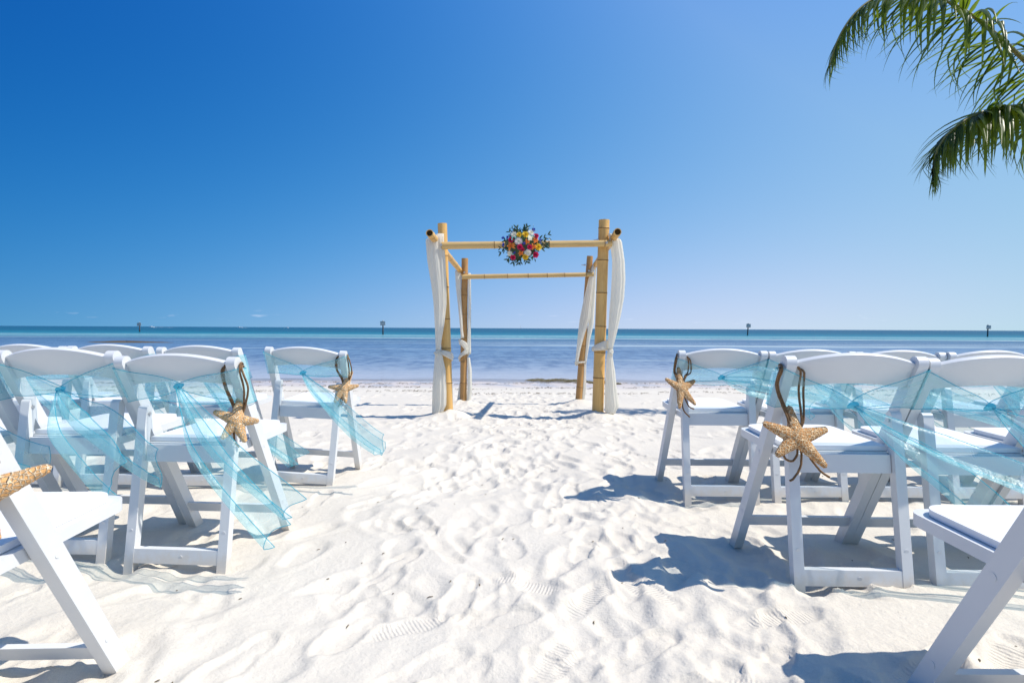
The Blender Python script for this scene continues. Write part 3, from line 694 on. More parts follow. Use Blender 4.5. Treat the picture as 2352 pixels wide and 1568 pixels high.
# ================================================================= BAMBOO ARBOR
arbor = empty('bamboo_arbor', (.13, 7.05, -.2)); tag(arbor, 'four-post bamboo arbor standing on the sand before the sea', 'arbor')
AO = Vector(arbor.location)
def pole(name, p0, p1, r0, r1, gaps, m, hollow0=False, hollow1=True, seed=0):
    """bamboo culm from p0 to p1: swollen nodes with a groove, hollow cut end"""
    rnd = random.Random(seed); p0 = Vector(p0); p1 = Vector(p1); Ln = (p1-p0).length; n = 24
    prof = []; z = 0.; zs = []
    while True:
        z += gaps*rnd.uniform(.82, 1.15)
        if z > Ln-.03: break
        zs.append(z)
    rr = lambda q: r0+(r1-r0)*q/Ln
    prof.append((0, rr(0)))
    for q in zs:
        prof += [(q-.022, rr(q)*.992), (q-.008, rr(q)*1.022), (q-.005, rr(q)*1.05), (q, rr(q)*.955), (q+.005, rr(q)*1.045), (q+.010, rr(q)*1.015), (q+.024, rr(q)*.985)]
    prof.append((Ln, rr(Ln)))
    V = []; F = []
    for q, r in prof:
        for k in range(n): a = 2*math.pi*k/n; V.append((r*math.cos(a), r*math.sin(a), q))
    for i in range(len(prof)-1):
        for k in range(n): F.append((i*n+k, i*n+(k+1) % n, (i+1)*n+(k+1) % n, (i+1)*n+k))
    def cap(ring, q, r, inward):
        b0 = len(V)
        for k in range(n): a = 2*math.pi*k/n; V.append((r*.8*math.cos(a), r*.8*math.sin(a), q))
        for k in range(n): a = 2*math.pi*k/n; V.append((r*.78*math.cos(a), r*.78*math.sin(a), q+inward))
        for k in range(n):
            j = (k+1) % n; F.append((ring+k, ring+j, b0+j, b0+k)); F.append((b0+k, b0+j, b0+n+j, b0+n+k))
        F.append(tuple(range(b0+n, b0+2*n)))
    top_face = len(F); cap((len(prof)-1)*n, Ln, rr(Ln), -.07); mid_f = len(F); cap(0, 0, rr(0), .07)
    o = pyobj(name, V, F, m, arbor); o.data.materials.append(MAT['hollow']); o.data.materials.append(MAT['node'])
    for i in range(len(zs)):
        for rr_ in (3, 4):
            for k in range(n): o.data.polygons[(1+i*7+rr_-1)*n+k].material_index = 2
    for fi in list(range(top_face, mid_f)) + list(range(mid_f, len(F))):
        if (fi-top_face) % (2*n+1) % 2 == 1 or fi in (mid_f-1, len(F)-1): o.data.polygons[fi].material_index = 1
    o.data.set_sharp_from_angle(angle=R(50))
    o.location = p0 - AO; o.rotation_mode = 'QUATERNION'; o.rotation_quaternion = (p1-p0).to_track_quat('Z', 'Y')
    return o
pole('post', (-.700, 6.18, -.45), (-.781, 6.18, 2.027), .058, .052, .36, MAT['bamboo'], seed=1)
pole('post', (.955, 6.18, -.45), (1.018, 6.18, 2.075), .066, .060, .34, MAT['bamboo'], seed=2)
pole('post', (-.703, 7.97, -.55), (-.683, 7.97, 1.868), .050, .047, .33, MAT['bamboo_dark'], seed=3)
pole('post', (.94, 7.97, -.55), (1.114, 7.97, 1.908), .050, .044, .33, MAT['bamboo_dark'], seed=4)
pole('beam', (-.77, 6.075, 1.768), (1.085, 6.065, 1.801), .041, .036, .56, MAT['bamboo_beam'], seed=5)
pole('beam', (-.72, 7.90, 1.597), (1.16, 7.90, 1.640), .034, .031, .30, MAT['bamboo_beam'], seed=6)
pole('beam', (-.735, 8.25, 1.672), (-.866, 5.80, 1.858), .036, .040, .42, MAT['bamboo'], seed=7)
pole('beam', (1.205, 8.25, 1.772), (1.098, 5.80, 1.880), .036, .040, .42, MAT['bamboo'], seed=8)
for (x, y, z, dx, dy) in ((-.775, 6.03, 1.77, 0, -1), (1.02, 6.02, 1.80, 0, -1), (.945, 6.16, 1.85, -1, 0), (-.685, 7.90, 1.66, 0, -1), (1.09, 7.90, 1.69, 0, -1), (1.035, 7.95, 1.78, -1, 0)):
    bm = bmesh.new(); bmesh.ops.create_cone(bm, cap_ends=True, segments=12, radius1=.013, radius2=.013, depth=.02)
    bmesh.ops.create_cone(bm, cap_ends=True, segments=8, radius1=.006, radius2=.006, depth=.09)
    o = bm_obj('bolt', bm, MAT['steel'], arbor); o.location = Vector((x, y, z))-AO; o.rotation_euler = (R(90), 0, 0) if dy else (0, R(90), 0)

# ---------------------------------------------------------------- drapes on the arbor posts
def drape_part(name, keys, parent, off, pleats, seed, amp=.22):
    """gathered hanging cloth; keys: (z, x0, x1, y, half depth)"""
    rnd = random.Random(seed); ph = rnd.random()*6; n = 64; V = []; F = []
    K = sorted(keys, key=lambda k: -k[0]); zz = [k[0] for k in K]
    m_ = 40; Z_ = [zz[0] + (zz[-1]-zz[0])*i/m_ for i in range(m_+1)]
    it = lambda i, z: float(np.interp(-z, [-q for q in zz], [k[i] for k in K]))
    for i, z in enumerate(Z_):
        x0, x1, y, d = it(1, z), it(2, z), it(3, z), it(4, z); cx = (x0+x1)/2; a = (x1-x0)/2
        for k in range(n):
            th = 2*math.pi*k/n
            w1 = .5+.5*math.sin(pleats*th + ph + .9*math.sin(z*2.2+ph) + .6*math.sin(2*th+z))
            w2 = .5+.5*math.sin(round(pleats*1.7)*th + ph*2 + 1.6*z + .8*math.sin(3*th)); w3 = .5+.5*math.sin(3*th+ph*3+z*1.1)
            q = 1 - amp*w1*(.35+.65*w3) - amp*.55*w2*(1-.6*w3)
            V.append((cx + a*q*math.cos(th) - off[0], y + d*q*math.sin(th) - off[1], z + .006*math.sin(th*pleats+ph)*(i in (0, m_)) - off[2]))
    for i in range(m_):
        for k in range(n): F.append((i*n+k, i*n+(k+1) % n, (i+1)*n+(k+1) % n, (i+1)*n+k))
    F.append(tuple(range(n))[::-1])
    F.append(tuple(range(m_*n, m_*n+n)))
    return pyobj(name, V, F, MAT['drape'], parent)
def wrap_part(name, c, rx, ry, h, tiltx, tilty, parent, off, seed, dz=0.):
    """band of cloth wound round a post, with running pleats"""
    rnd = random.Random(seed); ph = rnd.random()*6; n = 48; m_ = 12; V = []; F = []
    for k in range(n):
        th = 2*math.pi*k/n; hh = h*(.78+.30*math.sin(th+ph))
        for j in range(m_):
            b_ = 2*math.pi*j/m_
            r_ = .012 + .004*math.sin(5*b_+ph+2*th)
            z = math.sin(b_)*hh/2; o_ = r_*math.cos(b_)*(1+.5*math.sin(b_*3+th*2))
            x = (rx+o_)*math.cos(th); y = (ry+o_)*math.sin(th)
            V.append((c[0]+x-off[0], c[1]+y-off[1], c[2]+z+x*tiltx+y*tilty-off[2]))
    for k in range(n):
        for j in range(m_): F.append((k*m_+j, ((k+1) % n)*m_+j, ((k+1) % n)*m_+(j+1) % m_, k*m_+(j+1) % m_))
    return pyobj(name, V, F, MAT['drape'], parent)
def px(yd, xl, xr, fd, y, d): return (.87+(753.2-yd)/fd, (xl-1175.5)/fd, (xr-1175.5)/fd, y, d)
def drape(label, loc, parts):
    root = empty('drape', loc); tag(root, label, 'drape', 'cream drapes on the arbor posts')
    for p_ in parts: p_(root, loc)
    return root
# front post across from the palm
fd = 207.
drape('cream drape tied at the arbor front post away from the palm', (-.80, 6.12, -.05), [
  lambda r, o: drape_part('upper_panel', [px(540, 1005, 1020, fd, 6.11, .03), px(550, 977, 1021, fd, 6.10, .055), px(600, 981, 1025, fd, 6.09, .06), px(660, 991, 1027, fd, 6.09, .055), px(700, 996, 1027, fd, 6.09, .05), px(745, 999, 1022, fd, 6.09, .045), px(785, 1001, 1015, fd, 6.085, .03), px(803, 1002, 1013, fd, 6.08, .022)], r, o, 9, 1),
  lambda r, o: drape_part('lower_panel', [px(803, 1002, 1013, fd, 6.08, .022), px(818, 1000, 1018, fd, 6.08, .03), px(850, 997, 1025, fd, 6.085, .045), px(900, 994, 1027, fd, 6.09, .055), px(930, 993, 1026, fd, 6.10, .055), px(948, 993, 1017, fd, 6.10, .05)], r, o, 9, 2),
  lambda r, o: wrap_part('tie', (-.742, 6.16, .575), .078, .082, .085, -.35, -.2, r, o, 3),
  lambda r, o: wrap_part('tie_knot', (-.825, 6.075, .60), .020, .022, .075, .2, .0, r, o, 4)])
drape('cream drape tied at the arbor front post nearest the palm', (1.06, 6.12, -.05), [
  lambda r, o: drape_part('upper_panel', [px(538, 1393, 1400, fd, 6.11, .03), px(552, 1396, 1424, fd, 6.10, .05), px(600, 1402, 1431, fd, 6.09, .055), px(640, 1401, 1433, fd, 6.09, .055), px(680, 1399, 1431, fd, 6.09, .05), px(720, 1396, 1424, fd, 6.09, .045), px(760, 1394, 1415, fd, 6.085, .035), px(800, 1394, 1405, fd, 6.08, .022)], r, o, 8, 5),
  lambda r, o: drape_part('lower_panel', [px(800, 1394, 1405, fd, 6.08, .022), px(818, 1391, 1405, fd, 6.08, .028), px(850, 1389, 1411, fd, 6.085, .04), px(900, 1388, 1417, fd, 6.09, .05), px(930, 1388, 1422, fd, 6.10, .055), px(946, 1390, 1413, fd, 6.10, .05)], r, o, 8, 6),
  lambda r, o: wrap_part('tie', (.985, 6.165, .665), .085, .088, .105, .25, -.15, r, o, 7),
  lambda r, o: wrap_part('tie_knot', (1.082, 6.075, .615), .020, .022, .075, -.2, .0, r, o, 8)])
fd = 160.
drape('cream drape twisted round the dark arbor back post away from the palm', (-.69, 7.95, -.15), [
  lambda r, o: drape_part('upper_panel', [px(622, 1044, 1058, fd, 7.95, .05), px(660, 1046, 1058, fd, 7.95, .05), px(700, 1051, 1061, fd, 7.94, .045), px(760, 1057, 1064, fd, 7.92, .03), px(776, 1058, 1066, fd, 7.91, .025)], r, o, 6, 11),
  lambda r, o: drape_part('upper_panel', [px(628, 1073, 1080, fd, 7.96, .05), px(700, 1074, 1081, fd, 7.96, .05), px(760, 1073, 1081, fd, 7.95, .04), px(812, 1070, 1082, fd, 7.93, .03)], r, o, 5, 12),
  lambda r, o: wrap_part('tie', (-.69, 7.955, .615), .066, .070, .14, -.9, -.3, r, o, 13),
  lambda r, o: wrap_part('tie', (-.69, 7.955, .49), .068, .072, .13, .75, -.3, r, o, 14),
  lambda r, o: drape_part('lower_panel', [px(822, 1072, 1079, fd, 7.96, .03), px(850, 1073, 1083, fd, 7.97, .05), px(895, 1073, 1084, fd, 7.97, .06), px(924, 1070, 1080, fd, 7.97, .05)], r, o, 6, 15),
  lambda r, o: drape_part('lower_panel', [px(880, 1054, 1058, fd, 8.0, .03), px(924, 1048, 1058, fd, 8.0, .05)], r, o, 5, 16)])
drape('cream drape knotted low on the leaning arbor back post near the palm', (1.0, 7.95, -.15), [
  lambda r, o: drape_part('upper_panel', [px(606, 1359, 1363, fd, 7.93, .03), px(620, 1354, 1363, fd, 7.92, .04), px(680, 1340, 1358, fd, 7.91, .045), px(730, 1330, 1354, fd, 7.90, .045), px(765, 1326, 1342, fd, 7.90, .035), px(800, 1323, 1333, fd, 7.90, .025), px(832, 1320, 1327, fd, 7.91, .02)], r, o, 7, 21),
  lambda r, o: drape_part('upper_panel', [px(612, 1366, 1369, fd, 7.98, .03), px(650, 1362, 1368, fd, 7.98, .045), px(690, 1357, 1367, fd, 7.97, .045), px(740, 1352, 1364, fd, 7.96, .04), px(780, 1346, 1355, fd, 7.95, .03), px(832, 1342, 1347, fd, 7.94, .02)], r, o, 6, 22),
  lambda r, o: wrap_part('tie', (.985, 7.965, .375), .068, .068, .05, .12, -.2, r, o, 23),
  lambda r, o: drape_part('lower_panel', [px(832, 1340, 1347, fd, 7.95, .02), px(860, 1340, 1347, fd, 7.97, .035), px(890, 1339, 1348, fd, 7.98, .045), px(922, 1336, 1344, fd, 7.98, .04)], r, o, 6, 24)])

# ================================================================= BOUQUET
def petalmat(name, c0, c1, rad):
    m, t, b = mat(name); v = coords(t); ln = N(t, 'VectorMath', operation='LENGTH'); L(t, v, ln.inputs[0])
    q = mixc(t, mrange(t, ln.outputs['Value'], rad*.2, rad), c0, c1); L(t, q, b.inputs['Base Color']); b.inputs['Roughness'].default_value = .6
    tl = N(t, 'BsdfTranslucent'); L(t, q, tl.inputs[0]); ms = N(t, 'MixShader'); ms.inputs[0].default_value = .25
    L(t, b.outputs[0], ms.inputs[1]); L(t, tl.outputs[0], ms.inputs[2]); L(t, ms.outputs[0], t.nodes['Material Output'].inputs[0]); return m
FM = {'white': petalmat('dahlia_white', (.80, .80, .62), (.82, .66, .74), .05), 'yellow': petalmat('rose_yellow', (.72, .40, .02), (.85, .62, .05), .035),
      'orange': petalmat('lily_orange', (.70, .15, .01), (.88, .30, .04), .05), 'pink': petalmat('rose_pink', (.42, .005, .04), (.66, .02, .12), .03),
      'blue': petalmat('orchid_blue', (.06, .02, .25), (.02, .12, .60), .02), 'teal': petalmat('bud_teal', (.05, .45, .45), (.20, .65, .62), .008)}
m, t, b = mat('dark_green_leaf'); v = coords(t); q = mixc(t, noise(t, v, 40), (.012, .04, .018), (.03, .075, .025)); L(t, q, b.inputs['Base Color']); b.inputs['Roughness'].default_value = .4; MAT['leaf'] = m
def petal(V, F, ln, w, lift, curl, az, n=5, base=.0, tip=.9):
    k0 = len(V); ca, sa = math.cos(az), math.sin(az)
    for i in range(n+1):
        u = i/n; r = base + ln*u*math.cos(lift*(1-.2*u)); h = ln*u*math.sin(lift) - curl*ln*u*u
        ww = w*math.sin(math.pi*min(.98, .12+u*tip))**.8
        for s in (-1, 0, 1):
            x = r; y = s*ww*.5; z = h + (.12*ww if s else 0)
            V.append((x*ca-y*sa, -z, x*sa+y*ca))
    for i in range(n):
        for s in range(2): a = k0+i*3+s; F.append((a, a+1, a+4, a+3))
def flower_mesh(kind, r, seed):
    rnd = random.Random(seed); V = []; F = []
    if kind == 'white':
        for ring, (nn, l, lift) in enumerate(((18, 1.0, .15), (16, .88, .45), (13, .70, .8), (9, .5, 1.15))):
            for k in range(nn): petal(V, F, r*l*rnd.uniform(.92, 1.06), r*.26, lift, .12, 2*math.pi*(k+ring*.5)/nn+rnd.uniform(-.06, .06))
    elif kind in ('yellow', 'pink'):
        for ring, (nn, l, lift, bs) in enumerate(((6, .85, .35, .15), (5, .75, .8, .12), (5, .62, 1.15, .08), (4, .5, 1.4, .03))):
            for k in range(nn): petal(V, F, r*l, r*.85*(1-.12*ring), lift, .10 if ring < 2 else -.05, 2*math.pi*(k+ring*.45)/nn+rnd.uniform(-.15, .15), base=r*bs, tip=.72)
    elif kind == 'orange':
        for ring in range(2):
            for k in range(3+ring*2): petal(V, F, r*rnd.uniform(.9, 1.08), r*.42, .55-.15*ring, .55, 2*math.pi*(k+.5*ring)/(3+ring*2)+rnd.uniform(-.1, .1))
        for k in range(5): petal(V, F, r*.4, r*.06, 1.2, 0, k*1.25)
    elif kind == 'blue':
        for k in range(9): petal(V, F, r*rnd.uniform(.8, 1.1), r*.6, rnd.uniform(.1, 1.1), .15, 2*math.pi*k/4.5+rnd.uniform(-.3, .3))
    else:
        n1, n2 = 6, 10
        for i in range(n1+1):
            a = math.pi*i/n1
            for k in range(n2): q = 2*math.pi*k/n2; V.append((r*math.sin(a)*math.cos(q), -r*math.cos(a)*1.25, r*math.sin(a)*math.sin(q)))
        for i in range(n1):
            for k in range(n2): F.append((i*n2+k, i*n2+(k+1) % n2, (i+1)*n2+(k+1) % n2, (i+1)*n2+k))
    return V, F
BC = Vector((.092, 5.985, 1.766)); bq = empty('bouquet', BC); tag(bq, 'round bouquet of bright flowers and greenery on the arbor front beam', 'bouquet')
KP = 4.035e-4; cnt = 0
FL = {'white': [(820, 620, 95), (1260, 570, 95), (940, 800, 118), (1180, 1090, 110), (715, 1110, 80)], 'yellow': [(955, 630, 75), (1120, 625, 92), (1460, 930, 98), (1120, 1195, 85)],
      'orange': [(740, 910, 140), (1380, 760, 110), (1330, 935, 105), (1165, 815, 85), (1000, 1110, 85)], 'pink': [(1400, 650, 78), (975, 945, 82), (1230, 945, 74), (745, 760, 80), (800, 1205, 75), (1390, 1130, 90), (1050, 1010, 50)],
      'blue': [(530, 700, 52), (655, 680, 48), (550, 870, 55), (1340, 470, 56), (1520, 750, 55), (1510, 840, 48), (840, 1090, 40), (1080, 850, 45)], 'teal': [(775, 705, 20), (860, 705, 20), (765, 760, 20), (1280, 655, 18), (1350, 655, 16), (795, 1140, 20), (1300, 1165, 20), (1290, 1250, 20), (1250, 1210, 16)]}
FN = {'white': 'dahlia', 'yellow': 'yellow_rose', 'orange': 'lily', 'pink': 'pink_rose', 'blue': 'blue_orchid', 'teal': 'teal_bud'}
for kind, lst in FL.items():
    for (zx, zy, rp) in lst:
        cnt += 1; dx = (zx-1010)*KP; dz = -(zy-850)*KP; q = min(1, (dx*dx+dz*dz)/.055)
        V, F = flower_mesh(kind, rp*KP, cnt); o = pyobj(FN[kind], V, F, FM[kind], bq)
        o.location = (dx, -.135*math.sqrt(max(.05, 1-q)) + (-.02 if kind in ('teal',) else 0), dz); o.rotation_euler = (-dz*2.6 + random.uniform(-.15, .15), random.uniform(0, 6), 0)
        o.rotation_euler = Euler((-dz*2.4, 0, dx*2.4)); 
# foam heart of the bouquet, then the leaf sprigs
bm = bmesh.new(); bmesh.ops.create_icosphere(bm, subdivisions=3, radius=.15)
for v_ in bm.verts: v_.co = Vector((v_.co.x*1.15, v_.co.y*.55, v_.co.z*.95))*(1+.12*math.sin(v_.co.x*60)*math.cos(v_.co.z*70))
bm_obj('leafy_core', bm, MAT['leaf'], bq)
lv = []
for k in range(4):
    V = []; F = []; petal(V, F, 1, .34, .1, .10+.08*k, 0, 6, 0, .88); me = bpy.data.meshes.new('leaf'); me.from_pydata(V, [], F); me.materials.append(MAT['leaf']); me.polygons.foreach_set('use_smooth', [True]*len(me.polygons)); lv.append(me)
rnd = random.Random(5); SV = []; SF = []
sprigs = [(rnd.uniform(0, 6.283), rnd.uniform(.16, .30)) for a in range(36)] + [(math.radians(57), .325), (math.radians(22), .355), (math.radians(14), .33), (math.radians(120), .29), (math.radians(80), .23), (math.radians(-88), .26), (math.radians(-62), .28), (math.radians(-112), .26), (math.radians(-40), .27), (math.radians(-140), .27)]
for a, ln in sprigs:
    a += rnd.uniform(-.08, .08); ln *= 1-.22*abs(math.sin(a)); d = Vector((math.cos(a)*1.06, rnd.uniform(-.35, .15), math.sin(a)*.9)); perp = Vector((-math.sin(a), 0, math.cos(a)))
    P = [d*(ln*u) + perp*(.03*u*u*rnd.uniform(-1, 1)) for u in (0.35, .55, .75, 1.0)]; P = smoothpath(P, 3)
    v_, f_ = tube(P, .0012, 4); k = len(SV); SV += v_; SF += [tuple(q+k for q in ff) for ff in f_]
    for i in range(2, len(P), 2):
        for s in ((-1, 1) if i < len(P)-1 else (0,)):
            if rnd.random() < .18: continue
            o = bpy.data.objects.new('leaf', lv[rnd.randrange(4)]); COL.objects.link(o); o.parent = bq; o.location = P[i]
            dr = a + s*rnd.uniform(.45, .9); o.rotation_euler = Euler((rnd.uniform(-.5, .5), -dr, rnd.uniform(-.4, .4)), 'XYZ'); z = rnd.uniform(.034, .054); o.scale = (z, z, z)
pyobj('stem', SV, SF, MAT['leaf'], bq)

# ================================================================= PALM
m, t, b = mat('palm_green'); v = coords(t); q = mixc(t, noise(t, v, 3), (.018, .045, .010), (.045, .080, .014)); L(t, q, b.inputs['Base Color']); b.inputs['Roughness'].default_value = .38; b.inputs['Specular IOR Level'].default_value = .35
tl = N(t, 'BsdfTranslucent'); tl.inputs[0].default_value = (.24, .34, .02, 1); ms = N(t, 'MixShader'); ms.inputs[0].default_value = .40
L(t, b.outputs[0], ms.inputs[1]); L(t, tl.outputs[0], ms.inputs[2]); L(t, ms.outputs[0], t.nodes['Material Output'].inputs[0]); MAT['palm'] = m
m, t, b = mat('palm_rachis'); b.inputs['Base Color'].default_value = (.16, .15, .035, 1); b.inputs['Roughness'].default_value = .45; MAT['rachis'] = m
m, t, b = mat('palm_bark'); v = coords(t, 'Object', (1, 1, 6)); q = mixc(t, noise(t, v, 6), (.16, .13, .10), (.30, .26, .21)); L(t, q, b.inputs['Base Color']); b.inputs['Roughness'].default_value = .9; bump(t, b, noise(t, v, 8), .6, .03); MAT['bark'] = m
CROWN = Vector((6.98, 6.75, 3.15))
palm = empty('coconut_palm', (7.55, 7.2, ground(7.5, 7.2))); tag(palm, 'coconut palm whose drooping fronds hang over the beach', 'palm tree'); PO = Vector(palm.location)
TP = smoothpath([(7.55, 7.2, -.4), (7.50, 7.1, .6), (7.3, 6.95, 1.7), (7.08, 6.8, 2.6), CROWN], 8)
v_, f_ = tube([Vector(p)-PO for p in TP], [(.17-.07*i/(len(TP)-1))*(1+.035*(i % 2)) for i in range(len(TP))], 18); pyobj('trunk', v_, f_, MAT['bark'], palm)
def leaflet_data(bend, kink, wd):
    V = []; F = []; n = 9; p = Vector((0, 0, 0)); ang = 0.
    for i in range(n+1):
        u = i/n
        w = wd*(.35+.65*min(1, u/.15))*(1-max(0, (u-.25)/.75)**1.4); w = max(w, .0012)
        ang = -bend*u**1.2 - (kink if u > .55 else 0)
        d = Vector((math.cos(ang), 0, math.sin(ang))); nrm = Vector((-math.sin(ang), 0, math.cos(ang)))
        if i: p = p + d/n
        for s in (-1, 0, 1): V.append(p + Vector((0, s*w*.5, 0)) + nrm*(-.25*w*(1 if s else 0)))
    for i in range(n):
        for s in range(2): a = i*3+s; F.append((a, a+1, a+4, a+3))
    return V, F
LD = [leaflet_data(bd, kk, wd) for bd, kk, wd in ((.5, 0, .066), (.8, 0, .064), (1.1, 0, .066), (.6, .9, .068), (1.0, .5, .062), (.3, 0, .064), (1.35, .3, .062))]
LM = []
for V, F in LD:
    me = bpy.data.meshes.new('leaflet'); me.from_pydata([tuple(q) for q in V], [], F); me.materials.append(MAT['palm']); me.polygons.foreach_set('use_smooth', [True]*len(me.polygons)); LM.append(me)
def frond(pts, nleaf, lmax, seed, singles, droop=.5, r0=.028):
    rnd = random.Random(seed); P = smoothpath(pts, 10); n = len(P)
    v_, f_ = tube([p-PO for p in P], [r0*(1-.86*i/(n-1))+.002 for i in range(n)], 8); fr = pyobj('frond', v_, f_, MAT['rachis'], palm)
    acc = [0]
    for i in range(1, n): acc.append(acc[-1]+(P[i]-P[i-1]).length)
    tot = acc[-1]; BV = []; BF = []
    for k in range(nleaf):
        u = .13 + .87*(k+.5)/nleaf; s = tot*u; i = min(n-2, max(0, int(np.searchsorted(acc, s))-1)); f = (s-acc[i])/(acc[i+1]-acc[i])
        p = P[i].lerp(P[i+1], f); tn = (P[min(i+2, n-1)]-P[max(i-1, 0)]).normalized()
        up = Vector((0, 0, 1)); sd = tn.cross(up); sd = sd.normalized() if sd.length > .05 else Vector((0, 1, 0)); up2 = sd.cross(tn).normalized()
        for sg in (-1, 1):
            if rnd.random() < .05: continue
            fw = .45+1.7*u*u; d = (sd*sg*1.0 + tn*fw*rnd.uniform(.8, 1.2) + up2*rnd.uniform(.0, .30) - Vector((0, 0, 1))*droop*rnd.uniform(.4, 1.3)).normalized()
            z = (up - d*up.dot(d)); z = z.normalized() if z.length > .08 else -tn
            y = z.cross(d).normalized(); ln = lmax*(.80+.20*math.sin(math.pi*min(1, .2+u*.75)))*(1-.62*max(0, (u-.6)/.4))*rnd.uniform(.85, 1.1)
            j = rnd.randrange(len(LM)); w = ln**.25*.9
            M3 = Matrix((d, y, z)).transposed().to_4x4(); M3.translation = p-PO
            if singles and rnd.random() < 2.0:
                o = bpy.data.objects.new('leaflet', LM[j]); COL.objects.link(o); o.parent = fr; o.matrix_local = M3 @ Matrix.Diagonal((ln, ln*w*1.1, ln, 1))
            else:
                MM = M3 @ Matrix.Diagonal((ln, ln*w*1.1, ln, 1)); V, F = LD[j]; k0 = len(BV); BV += [MM @ q for q in V]; BF += [tuple(a+k0 for a in ff) for ff in F]
    if singles:
        for k in range(int(nleaf*1.1)):
            u = .13 + .87*rnd.random(); sq = tot*u; i = min(n-2, max(0, int(np.searchsorted(acc, sq))-1)); f = (sq-acc[i])/(acc[i+1]-acc[i])
            p = P[i].lerp(P[i+1], f); tn = (P[min(i+2, n-1)]-P[max(i-1, 0)]).normalized(); up = Vector((0, 0, 1)); sd = tn.cross(up); sd = sd.normalized() if sd.length > .05 else Vector((0, 1, 0)); up2 = sd.cross(tn).normalized()
            sg = rnd.choice((-1, 1)); fw = .5+1.7*u*u; d = (sd*sg + tn*fw*rnd.uniform(.7, 1.4) + up2*rnd.uniform(-.1, .6) - Vector((0, 0, 1))*droop*rnd.uniform(.1, .9)).normalized()
            z = (up - d*up.dot(d)); z = z.normalized() if z.length > .08 else -tn
            y = z.cross(d).normalized(); ln = lmax*.95*(1-.62*max(0, (u-.6)/.4))*rnd.uniform(.7, 1.05); M3 = Matrix((d, y, z)).transposed().to_4x4(); M3.translation = p-PO
            MM = M3 @ Matrix.Diagonal((ln, ln*ln**.25, ln, 1)); V, F = LD[rnd.randrange(len(LD))]; k0 = len(BV); BV += [MM @ q for q in V]; BF += [tuple(a+k0 for a in ff) for ff in F]
    if BV: o = pyobj('leaflets', BV, BF, MAT['palm'], fr); o['kind'] = 'stuff'
    return fr
def pp(x, y, d): return Vector(((x-1175.5)*d/1269.9, d, .87+(757.5-y)*d/1269.9))
frond([CROWN, pp(2425, 232, 6.72), pp(2351, 160, 6.68), pp(2275, 92, 6.62), pp(2200, 36, 6.56), pp(2130, 4, 6.5), pp(2060, -6, 6.45), pp(1998, 5, 6.4), pp(1948, 42, 6.36), pp(1912, 98, 6.33), pp(1893, 160, 6.30)], 76, .92, 1, True, 1.25)
frond([CROWN, pp(2440, 268, 6.70), pp(2360, 249, 6.62), pp(2290, 251, 6.55), pp(2225, 268, 6.48), pp(2172, 305, 6.44), pp(2143, 346, 6.42), pp(2138, 382, 6.42), pp(2143, 408, 6.43)], 74, .94, 2, True, .75)
frond([CROWN, pp(2520, 170, 6.6), pp(2490, 60, 6.45), pp(2440, 12, 6.3), pp(2400, 22, 6.2), pp(2378, 70, 6.15)], 40, .66, 3, False, .6)
for k, (az, el, ln) in enumerate(((-70, .5, 3.0), (-35, .8, 3.1), (0, .35, 3.2), (22, .9, 2.9), (-15, 1.2, 2.6), (-55, -.15, 2.6), (8, -.2, 2.6))):
    a = R(az); h = Vector((math.cos(a), math.sin(a), 0))
    pts = [CROWN + h*(ln*u*math.cos(el*(1-u*.4))) + Vector((0, 0, ln*(math.sin(el)*u - .75*u*u))) for u in (0, .2, .4, .6, .8, 1.0)]
    frond(pts, 50, .68, 20+k, False, .5)
rnd = random.Random(77)
for k in range(5):   # young coconuts at the heart of the crown
    bm = bmesh.new(); bmesh.ops.create_uvsphere(bm, u_segments=14, v_segments=10, radius=.10)
    for v_ in bm.verts: v_.co.z *= 1.25
    o = bm_obj('coconut', bm, MAT['rachis'], palm); a = 2*math.pi*k/5; o.location = CROWN - PO + Vector((.16*math.cos(a), .16*math.sin(a), -.14+.03*(k % 2)))

# ================================================================= OUT ON THE WATER
m, t, b = mat('weathered_piling'); v = coords(t); q = mixc(t, noise(t, v, 3), (.05, .045, .045), (.12, .10, .10)); L(t, q, b.inputs['Base Color']); b.inputs['Roughness'].default_value = .9; MAT['piling'] = m
m, t, b = mat('sign_board_white'); v = coords(t); q = mixc(t, mrange(t, noise(t, v, 4), .4, .6), (.48, .46, .44), (.34, .31, .30)); L(t, q, b.inputs['Base Color']); b.inputs['Roughness'].default_value = .6; MAT['board'] = m
for (x, y, h, lean, lab) in ((-88.2, 131, 2.0, .0, 'pale-boarded marker post standing far out, beside the passing boats'), (-23.8, 102, 2.3, .0, 'tall marker post nearest the arbor, square board on top'), (49.8, 117, 2.3, .06, 'leaning marker post standing in the shallows on the palm side'), (98.0, 114, 2.2, .02, 'marker post farthest along the palm side, dark with a small board')):
    r_ = empty('channel_marker', (x, y, WATER_Z), (0, lean, 0)); tag(r_, lab, 'marker', 'marker posts standing in the sea')
    v_, f_ = tube([(0, 0, -.6), (0, 0, h*.5), (0, 0, h)], [.13, .12, .11], 12); pyobj('piling', v_, f_, MAT['piling'], r_)
    bm = bmesh.new(); box(bm, (-.46, -.20, h-.55), (.46, -.15, h+.10)); bo = bm_obj('board', bm, MAT['board'], r_, .01, 1)
    bm = bmesh.new()
    for a_, b_ in (((-.48, -.215, h+.09), (.48, -.14, h+.13)), ((-.48, -.215, h-.58), (.48, -.14, h-.54))): box(bm, a_, b_)
    bm_obj('board_frame', bm, MAT['piling'], bo)
    bm = bmesh.new(); bmesh.ops.create_uvsphere(bm, u_segments=10, v_segments=8, radius=.13, matrix=Matrix.Translation((0, 0, h+.2))); bm_obj('post_cap', bm, MAT['board'], r_)
m, t, b = mat('boat_white'); b.inputs['Base Color'].default_value = (.8, .8, .8, 1); b.inputs['Roughness'].default_value = .3; MAT['boat'] = m
